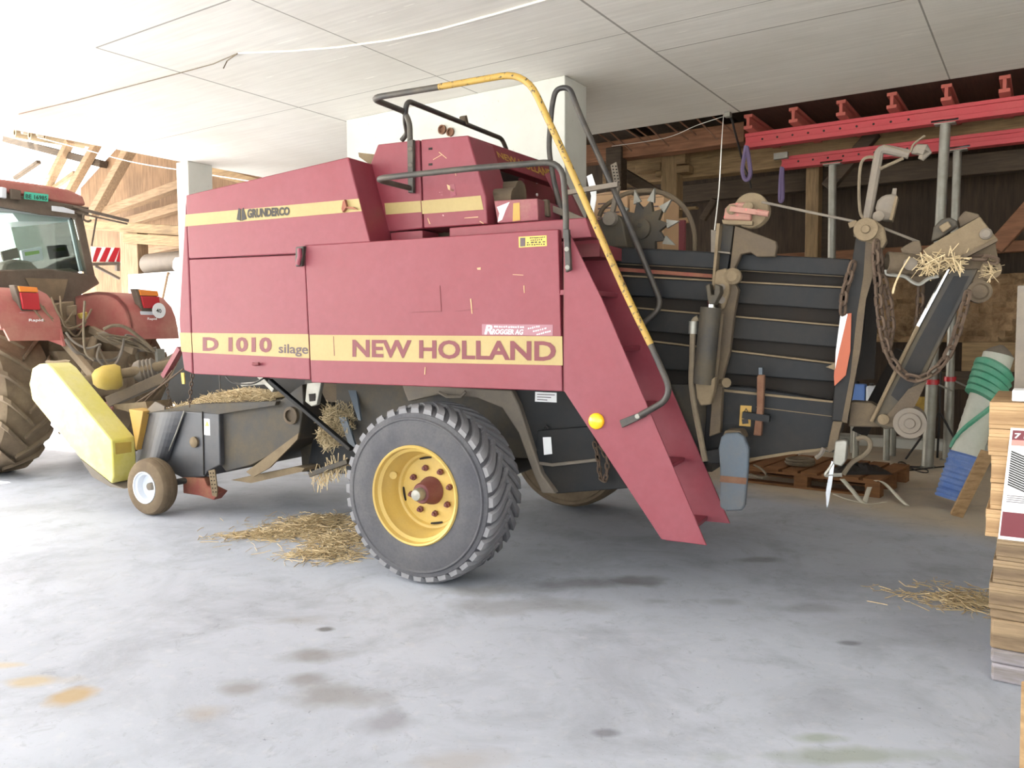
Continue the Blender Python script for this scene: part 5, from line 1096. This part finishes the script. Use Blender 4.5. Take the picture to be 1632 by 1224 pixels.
def canister(x0, x1, yt, m, lab, Y):
    a, b = hY(x0, yt, Y), hY(x1, yt, Y)
    t = thing('canister', lab, 'canister', Vector(((a.x + b.x) / 2, Y + .1, tz)))
    obj('body', MB().box((a.x, Y, tz + .003), (b.x, Y + .2, a.z)), M[m], t, bevel=.025)
    obj('screw_cap', MB().cyl(Vector(((a.x * .7 + b.x * .3), Y + .1, a.z)), Vector(((a.x * .7 + b.x * .3), Y + .1, a.z + .03)), .025, 12), M['blackcord'], t)
canister(1357, 1378, 612, 'blueplastic', 'blue plastic canister seen through the gap beside the chute arm', ty + .1)
canister(1380, 1403, 615, 'whitegrey', 'white plastic canister seen through the gap beside the chute arm', ty + .05)
q = hY(1455, 632, ty + .2); q1 = hY(1474, 632, ty + .2)
o = obj('short_board', MB().box((q.x, ty + .2, tz + .003), (q1.x, ty + .25, q.z)), M['plyyel'], bevel=.004); tag(o, 'short yellowish board standing on the makeshift table beside the steel props', 'board')
# black tripod of a work light and its cable
tb2 = hZ(1487, 742, 0) + Vector((.02, .35, 0))
tl_ = thing('tripod_stand', 'black folding tripod stand beside the feet of the steel props', 'tripod', Vector((tb2.x, tb2.y, 0)))
ap = tb2 + W * .62
for dx, dy in ((-.36, -.05), (.34, -.08), (-.04, .3)): obj('leg', MB().cyl(tb2 + Vector((dx, dy, .01)), ap, .013, 8), M['blackcord'], tl_)
obj('pole', MB().cyl(tb2 + W * .30, ap + W * .5, .014, 8), M['blackcord'], tl_)
o = obj('floor_cable', MB().tube(spline([hZ(x, y, .008) for x, y in [(1484, 742), (1460, 744), (1436, 741), (1432, 737), (1440, 737), (1452, 746), (1466, 752), (1478, 753), (1476, 748), (1456, 745), (1442, 750), (1500, 760 - 16), (1540, 741)]]), .008, 6), M['blackcord']); tag(o, 'black cable curled on the floor at the foot of the steel props', 'cable')
# rolled mesh leaning by the stacked pallets, and a plank
b0, b1 = hZ(1516, 812, 0), hY(1592, 578, 8.55)
ax = (b1 - b0).normalized(); L = (b1 - b0).length
t = thing('plastic_roll', 'long plastic-wrapped roll with blue foot and green top, leaning by the stacked pallets', 'roll', b0)
bb = b0 + W * .09
Rr = .125
def seg(nm, a, b, m, r=Rr, rip=0):
    pr = []
    n = 26
    for i in range(n + 1):
        s = a + (b - a) * i / n; pr.append((r + rip * (.5 + .5 * math.sin(i * 2.2)), s * L))
    return obj(nm, MB().lathe([(0, pr[0][1])] + pr + [(0, pr[-1][1])], bb, ax, 28), M[m], t)
M['bluewrap'] = paint('blue_wrap', '5C7FC4', 'A9B4C8', .5, .4, sc=6); M['greenwrap'] = paint('green_wrap', '4FA384', 'A5C4B0', .5, .4, sc=6); M['clearwrap'] = paint('milky_plastic_wrap', 'CFCFC4', 'A9B7A4', .6, .4, sc=3); M['redwrap'] = flat('red_label_wrap', 'D98A80', .5)
seg('blue_wrap', 0, .31, 'bluewrap', Rr + .008, .014); seg('clear_wrap', .31, .80, 'clearwrap', Rr, .004); seg('red_label', .80, .86, 'redwrap', Rr + .002); seg('white_end', .86, .985, 'clearwrap'); obj('plastic_tip', MB().lathe([(Rr, .985 * L), (.08, 1.02 * L), (.02, 1.05 * L), (0, 1.05 * L)], bb, ax, 20), M['greydust'], t)
e1 = ax.cross(W).normalized(); e2 = e1.cross(ax)
for (s0, a0, s1, a1, w_) in [(.66, 5.6, .90, 5.6, .085)]:
    pass
gp_ = MB()
for k in range(5):
    s = (.70 + .045 * k) * L; gp_.tube([bb + ax * (s + .05 * math.sin(a)) + (e1 * math.cos(a) + e2 * math.sin(a)) * (Rr + .006) for a in [rad(-60) + rad(200) * j / 14 for j in range(15)]], .045, 6)
obj('green_wrap', gp_, M['greenwrap'], t)
obj('green_tape', MB().tube([bb + ax * (L * (.33 + .37 * j / 20)) + (e1 * math.cos(2.2 - 2.6 * j / 20) + e2 * math.sin(2.2 - 2.6 * j / 20)) * (Rr + .004) for j in range(21)], .022, 5), M['greenwrap'], t)
pa, pb_ = hZ(1524, 829, 0), hY(1574, 720, 7.7)
o = obj('plank', MB().beam(pa + W * .04, pb_, .10, .035, up=Vector((-.4, 1, 0))), M['pallet'], bevel=.004); tag(o, 'short light plank leaning beside the blue foot of the wrapped roll', 'plank')
# pallet stack at the edge of the frame
ps = hZ(1574, 1084, 0); Yp = ps.y; R = random.Random(4)
zs = [hY(1590, y, Yp).z for y in (640, 683, 726, 770, 812, 856)]
labs = ['topmost light pallet of the stack at the edge of the frame', 'second light pallet from the top of the edge stack, behind the sheet head', 'third light pallet from the top of the edge stack', 'fourth light pallet from the top of the edge stack', 'fifth pallet from the top of the edge stack, its offset foot showing under the sheet']
def pallet(x0, Y0, z0, z1, m, lab, wdt=1.2, dep=.8, grp='pallets stacked at the edge'):
    t = thing('stacked_pallet', lab, 'pallet', Vector((x0 + wdt / 2, Y0 + dep / 2, z0)), grp); h = z1 - z0 - .002
    for b in (0, dep / 2 - .05, dep - .10):
        obj('bottom_board', MB().box((x0, Y0 + b, z0), (x0 + wdt, Y0 + b + .10, z0 + h * .16)), M[m], t, bevel=.003)
        for a in (0, wdt / 2 - .07, wdt - .145): obj('block', MB().box((x0 + a + .003 * R.uniform(-1, 1), Y0 + b + .004, z0 + h * .16), (x0 + a + .145, Y0 + b + .10, z0 + h * .70)), M[m], t, bevel=.003)
        obj('stringer', MB().box((x0, Y0 + b, z0 + h * .70), (x0 + wdt, Y0 + b + .10, z0 + h * .84)), M[m], t, bevel=.003)
    for i in range(5): obj('deck_board', MB().box((x0 + i * (wdt - .145) / 4, Y0, z0 + h * .84), (x0 + i * (wdt - .145) / 4 + .145 - .02 * (i % 2), Y0 + dep, z0 + h)), M[m], t, bevel=.003)
    return t
off = [-.045, -.03, -.035, -.04, -.045]
for i in range(5):
    pallet(hY(1570, 700, Yp).x + .02 + R.uniform(-.012, .012), Yp + R.uniform(-.01, .01), zs[i + 1], zs[i], 'pallet', labs[i])
zs2 = [hY(1590, y, Yp).z for y in (856, 893, 930, 972)]
for i, lab in enumerate(['brown weathered pallet straight under the light ones', 'second weathered pallet under the light ones, boards split', 'third weathered pallet under the light ones, grey edged']):
    pallet(hY(1588 - 5 * i, 880, Yp).x, Yp + .01, zs2[i + 1], zs2[i], 'palletold', lab)
zz = [hY(1590, y, Yp).z for y in (972, 987, 1035, 1058, 1086)]
for i, (m, lab) in enumerate([('palletold', 'thin brown board sandwiched low in the edge stack'), ('palletold', 'thick brown block of timber near the bottom of the edge stack'), ('grey_lumber', 'grey weathered plank second from the floor in the edge stack'), ('grey_lumber', 'bluish grey beam lying on the floor under the edge stack')]):
    x0 = hY(1576, 1030, Yp).x
    z0_ = max(0.0, zz[i + 1]) if i < 3 else 0.0
    o = obj('lumber', MB().box((x0 + .004 * i, Yp, z0_ + .001), (x0 + 1.2, Yp + .8, zz[i] - .001)), M[m], bevel=.012); tag(o, lab, 'timber', 'timbers under the pallets')
# printed sheet hung on the stack
Ys = Yp - .012
t = thing('printed_sheet', 'white printed sheet with red head and foot, hung on the front of the pallet stack', 'poster', hY(1640, 770, Ys))
sx0, sx1 = hY(1611, 680, Ys).x, hY(1611, 680, Ys).x + .30
def sq(a, b, c, d, m, nm, lift=0):                 # a..b across, c..d down, as shares of the sheet
    z1_, z0_ = hY(1615, 682, Ys).z, hY(1603, 860, Ys).z; f = lambda s: sx0 + (sx1 - sx0) * s; sk = -.035
    P4 = [Vector((f(a) + sk * c, Ys - lift, z1_ + (z0_ - z1_) * c)), Vector((f(b) + sk * c, Ys - lift, z1_ + (z0_ - z1_) * c)), Vector((f(b) + sk * d, Ys - lift, z1_ + (z0_ - z1_) * d)), Vector((f(a) + sk * d, Ys - lift, z1_ + (z0_ - z1_) * d))]
    return obj(nm, MB().prism(P4, Vector((0, .0015, 0))), M[m], t, smooth=False), P4
sq(0, 1, 0, 1, 'white', 'paper'); _, q4 = sq(.03, 1, .02, .105, 'maroon', 'red_head', .002); sq(.03, 1, .105, .155, 'redwrap', 'pale_band', .002); _, q5 = sq(.02, 1, .75, .97, 'maroon', 'red_foot', .002)
tl0, tr0, br0, bl0 = q4
obj('lettering', text_mb('7 LA', tl0.lerp(tr0, .03) - W * .012 - Y1 * .003, tl0.lerp(tr0, .34) - W * .012 - Y1 * .003, bl0.lerp(br0, .34) + W * .008 - Y1 * .003, bl0.lerp(br0, .03) + W * .008 - Y1 * .003, bold=.03), M['white'], t, smooth=False)
st_ = MB(); z1_, z0_ = hY(1615, 682, Ys).z, hY(1603, 860, Ys).z
for i in range(15):
    zt_ = z1_ + (z0_ - z1_) * (.20 + .021 * i); xa_ = sx0 + .012 - .035 * (.2 + .02 * i)
    st_.prism([Vector((xa_, Ys - .003, zt_)), Vector((xa_ + .07, Ys - .003, zt_ - .03)), Vector((xa_ + .20, Ys - .003, zt_ - .03)), Vector((xa_ + .20, Ys - .003, zt_ - .037)), Vector((xa_ + .07, Ys - .003, zt_ - .037)), Vector((xa_, Ys - .003, zt_ - .007))], Vector((0, .001, 0)))
obj('stripe_pattern', st_, M['ink'], t, smooth=False)
for i in range(4): sq(.05, .6, .60 + .018 * i, .606 + .018 * i, 'inkgrey', 'printed_line', .002)
# timber upright and a white box on top of the stack
x0 = hY(1618, 560, Yp + .25).x
o = obj('upright_board', MB().box((x0, Yp + .25, zs[0] + .001), (x0 + .16, Yp + .32, hY(1618, 455, Yp + .25).z)), M['greydust'], bevel=.004); tag(o, 'grey upright board standing on the topmost light pallet', 'board')
x0 = hY(1613, 632, Yp + .05).x
o = obj('white_carton', MB().box((x0, Yp + .03, zs[0] + .001), (x0 + .25, Yp + .2, hY(1613, 622, Yp + .03).z)), M['white'], bevel=.005); tag(o, 'low white carton lying on the topmost light pallet', 'box')
x0 = hY(1625, 1150, Yp - .7)
o = obj('leaning_board', MB().prism([hZ(1623, 1260, 0), hZ(1660, 1260, 0), hY(1664, 1086, Yp - .7), hY(1627, 1086, Yp - .7)], Vector((.02, .03, 0))), M['pallet'], bevel=.003); tag(o, 'light board standing in the near corner before the pallet stack', 'board')
# shovel handle by the tiled wall
o = obj('shovel_handle', MB().cyl(hY(258, 482, 9.4), hY(268, 434, 9.58), .022, 10), M['woodlight']); tag(o, 'wooden tool handle leaning on the white tiled wall', 'tool handle')
xa_, xb_ = hY(214, 440, 9.62).x - .1, hY(300, 440, 9.62).x + .3
zt_ = hY(213, 437, YT).z
o = obj('dark_tank', MB().lathe([(0, 0), (.2, 0), (.22, .04), (.22, xb_ - xa_ - .04), (.2, xb_ - xa_), (0, xb_ - xa_)], Vector((xa_, YT + .40, zt_ + .225)), X1, 24), M['tractorblack']); tag(o, 'long dark drum lying along the top of the white tiled wall', 'drum')
p = hY(281, 425, YT - .0)
o = obj('white_sack', MB().lathe([(0, 0), (.09, .01), (.12, .06), (.11, .18), (.07, .25), (0, .27)], Vector((p.x, YT + .06, zt_ + .002)), W, 16), M['white']); tag(o, 'small white sack on the tiled wall close to the concrete column', 'sack')

# ------------------------------------------------------------------ loose straw
def zone(pts, n):                                  # points spread over blobs (px, py, sx, sy in metres, weight)
    tot = sum(p[4] for p in pts); out = []
    for p in pts:
        c = hZ(p[0], p[1], 0)
        for _ in range(int(n * p[4] / tot)):
            a, b = random.gauss(0, p[2]), random.gauss(0, p[3]); q = c + r0 * a + f0 * b
            out.append(q + W * (.004 + random.random() ** 2 * .05 * math.exp(-((a / p[2]) ** 2 + (b / p[3]) ** 2) / 1.6)))
    return out
def floor_straw(blobs, n, label, m='straw', ln=(.04, .15)):
    pts = zone(blobs, n); it = iter(pts)
    mb = straw_mb(len(pts), lambda: next(it), ln, .0022, .12)
    o = obj('loose_straw', mb, M[m]); return tag(o, label, 'straw', kind='stuff')
floor_straw([(505, 835, .20, .17, 5), (540, 862, .13, .13, 3), (520, 885, .16, .10, 2.4), (455, 852, .18, .08, 2), (410, 855, .18, .06, 1.2), (500, 850, .35, .22, 1.4)], 3000, 'loose pale straw spilled on the floor in front of the big near wheel')
floor_straw([(1520, 955, .14, .07, 3), (1550, 965, .10, .08, 3), (1500, 945, .25, .14, 1)], 420, 'thin scatter of straw on the floor beside the pallet stack')
def heap(label, px, v, dep, n, m, ln=(.04, .14), lump=True, droop=0):
    mb = MB()
    xs = [p[0] for p in px]; ys = [p[1] for p in px]
    def inside(x, y):
        c = False; j = len(px) - 1
        for i in range(len(px)):
            xi, yi = px[i]; xj, yj = px[j]
            if (yi > y) != (yj > y) and x < (xj - xi) * (y - yi) / (yj - yi) + xi: c = not c
            j = i
        return c
    k = 0
    while k < n:
        x, y = random.uniform(min(xs), max(xs)), random.uniform(min(ys), max(ys))
        if not inside(x, y): continue
        k += 1; c = hv(x, y, v + random.uniform(0, dep)); a = random.uniform(0, 2 * PI); e = random.gauss(-droop, .5); l = random.uniform(*ln) / 2
        d = (U * math.cos(a) + V * math.sin(a)) * math.cos(e) + W * math.sin(e)
        mb.tube([c - d * l, c + Vector((random.gauss(0, .006),) * 3), c + d * l], .0028 * random.uniform(.6, 1.4), 3)
    if lump: mb.prism([hv(x, y, v + dep * .6) for x, y in px], V * dep * .5)
    o = obj('loose_straw', mb, M[m]); return tag(o, label, 'straw', kind='stuff')
heap('chopped straw lying on top of the black pickup housing', [(300, 640), (330, 630), (380, 619), (425, 624), (440, 634), (436, 640), (380, 642), (330, 648), (270, 662), (240, 664), (262, 652)], 5.3, .5, 900, 'straw')
heap('straw bunch hanging from the stuffer chute ahead of the near wheel', [(520, 650), (545, 645), (560, 650), (566, 680), (555, 690), (535, 712), (515, 714), (508, 690), (516, 665)], 5.0, .2, 700, 'strawdull', (.05, .16), True, .6)
heap('straw packed between the steel fingers above the near wheel', [(560, 648), (600, 636), (622, 634), (618, 652), (585, 668), (566, 684)], 5.25, .2, 450, 'strawdull', (.05, .15), True)
heap('straw wisps dangling from the link rod beside the near wheel', [(498, 756), (520, 744), (556, 735), (550, 748), (520, 765), (500, 775)], 5.0, .08, 90, 'straw', (.08, .2), False, 1.0)
# ------------------------------------------------------------------ light and camera
wd = bpy.data.worlds.new('Sky'); SC.world = wd; wd.use_nodes = True; nt = wd.node_tree; nt.nodes.clear()
bg = nt.nodes.new('ShaderNodeBackground'); ow = nt.nodes.new('ShaderNodeOutputWorld'); bg.inputs[0].default_value = (.88, .95, 1.0, 1); bg.inputs[1].default_value = 2.6
# hazy bright sky: a broad warm glow round the sun's side
tc = nt.nodes.new('ShaderNodeTexCoord'); dp = nt.nodes.new('ShaderNodeVectorMath'); dp.operation = 'DOT_PRODUCT'; nt.links.new(tc.outputs['Generated'], dp.inputs[0]); dp.inputs[1].default_value = Vector((-.90, -.30, .32)).normalized()
m1 = nt.nodes.new('ShaderNodeMath'); m1.operation = 'MAXIMUM'; nt.links.new(dp.outputs['Value'], m1.inputs[0]); m1.inputs[1].default_value = 0
m2 = nt.nodes.new('ShaderNodeMath'); m2.operation = 'POWER'; nt.links.new(m1.outputs[0], m2.inputs[0]); m2.inputs[1].default_value = 3.5
m3 = nt.nodes.new('ShaderNodeMath'); m3.operation = 'MULTIPLY'; nt.links.new(m2.outputs[0], m3.inputs[0]); m3.inputs[1].default_value = 8
b2 = nt.nodes.new('ShaderNodeBackground'); b2.inputs[0].default_value = (1, .90, .77, 1); nt.links.new(m3.outputs[0], b2.inputs[1])
ad = nt.nodes.new('ShaderNodeAddShader'); nt.links.new(bg.outputs[0], ad.inputs[0]); nt.links.new(b2.outputs[0], ad.inputs[1]); nt.links.new(ad.outputs[0], ow.inputs[0])
sd = bpy.data.lights.new('Sun', 'SUN'); sd.energy = 33; sd.angle = rad(1.0); sd.color = (1, .94, .84)
so = bpy.data.objects.new('Sun', sd); COL.objects.link(so)
sdir = Vector((-.45, -.22, 1.0)).normalized(); so.rotation_euler = sdir.to_track_quat('Z', 'Y').to_euler(); so.location = (-20, -10, 20)
cd = bpy.data.cameras.new('Camera'); cd.sensor_fit = 'HORIZONTAL'; cd.sensor_width = 36; cd.lens = FPX / 1632 * 36; cd.clip_end = 300; cd.clip_start = .05
co = bpy.data.objects.new('Camera', cd); COL.objects.link(co)
co.matrix_world = Matrix(((RGT.x, UPV.x, -FWD.x, CAM.x), (RGT.y, UPV.y, -FWD.y, CAM.y), (RGT.z, UPV.z, -FWD.z, CAM.z), (0, 0, 0, 1)))
SC.camera = co
vs = SC.view_settings; vs.view_transform = 'Standard'; vs.look = 'None'; vs.exposure = 0.28; vs.gamma = 1.0; vs.use_curve_mapping = False
SC.cycles.max_bounces = 10; SC.cycles.diffuse_bounces = 6; SC.cycles.sample_clamp_indirect = 8
for o in bpy.data.objects:
    if '_o' in o: del o['_o']
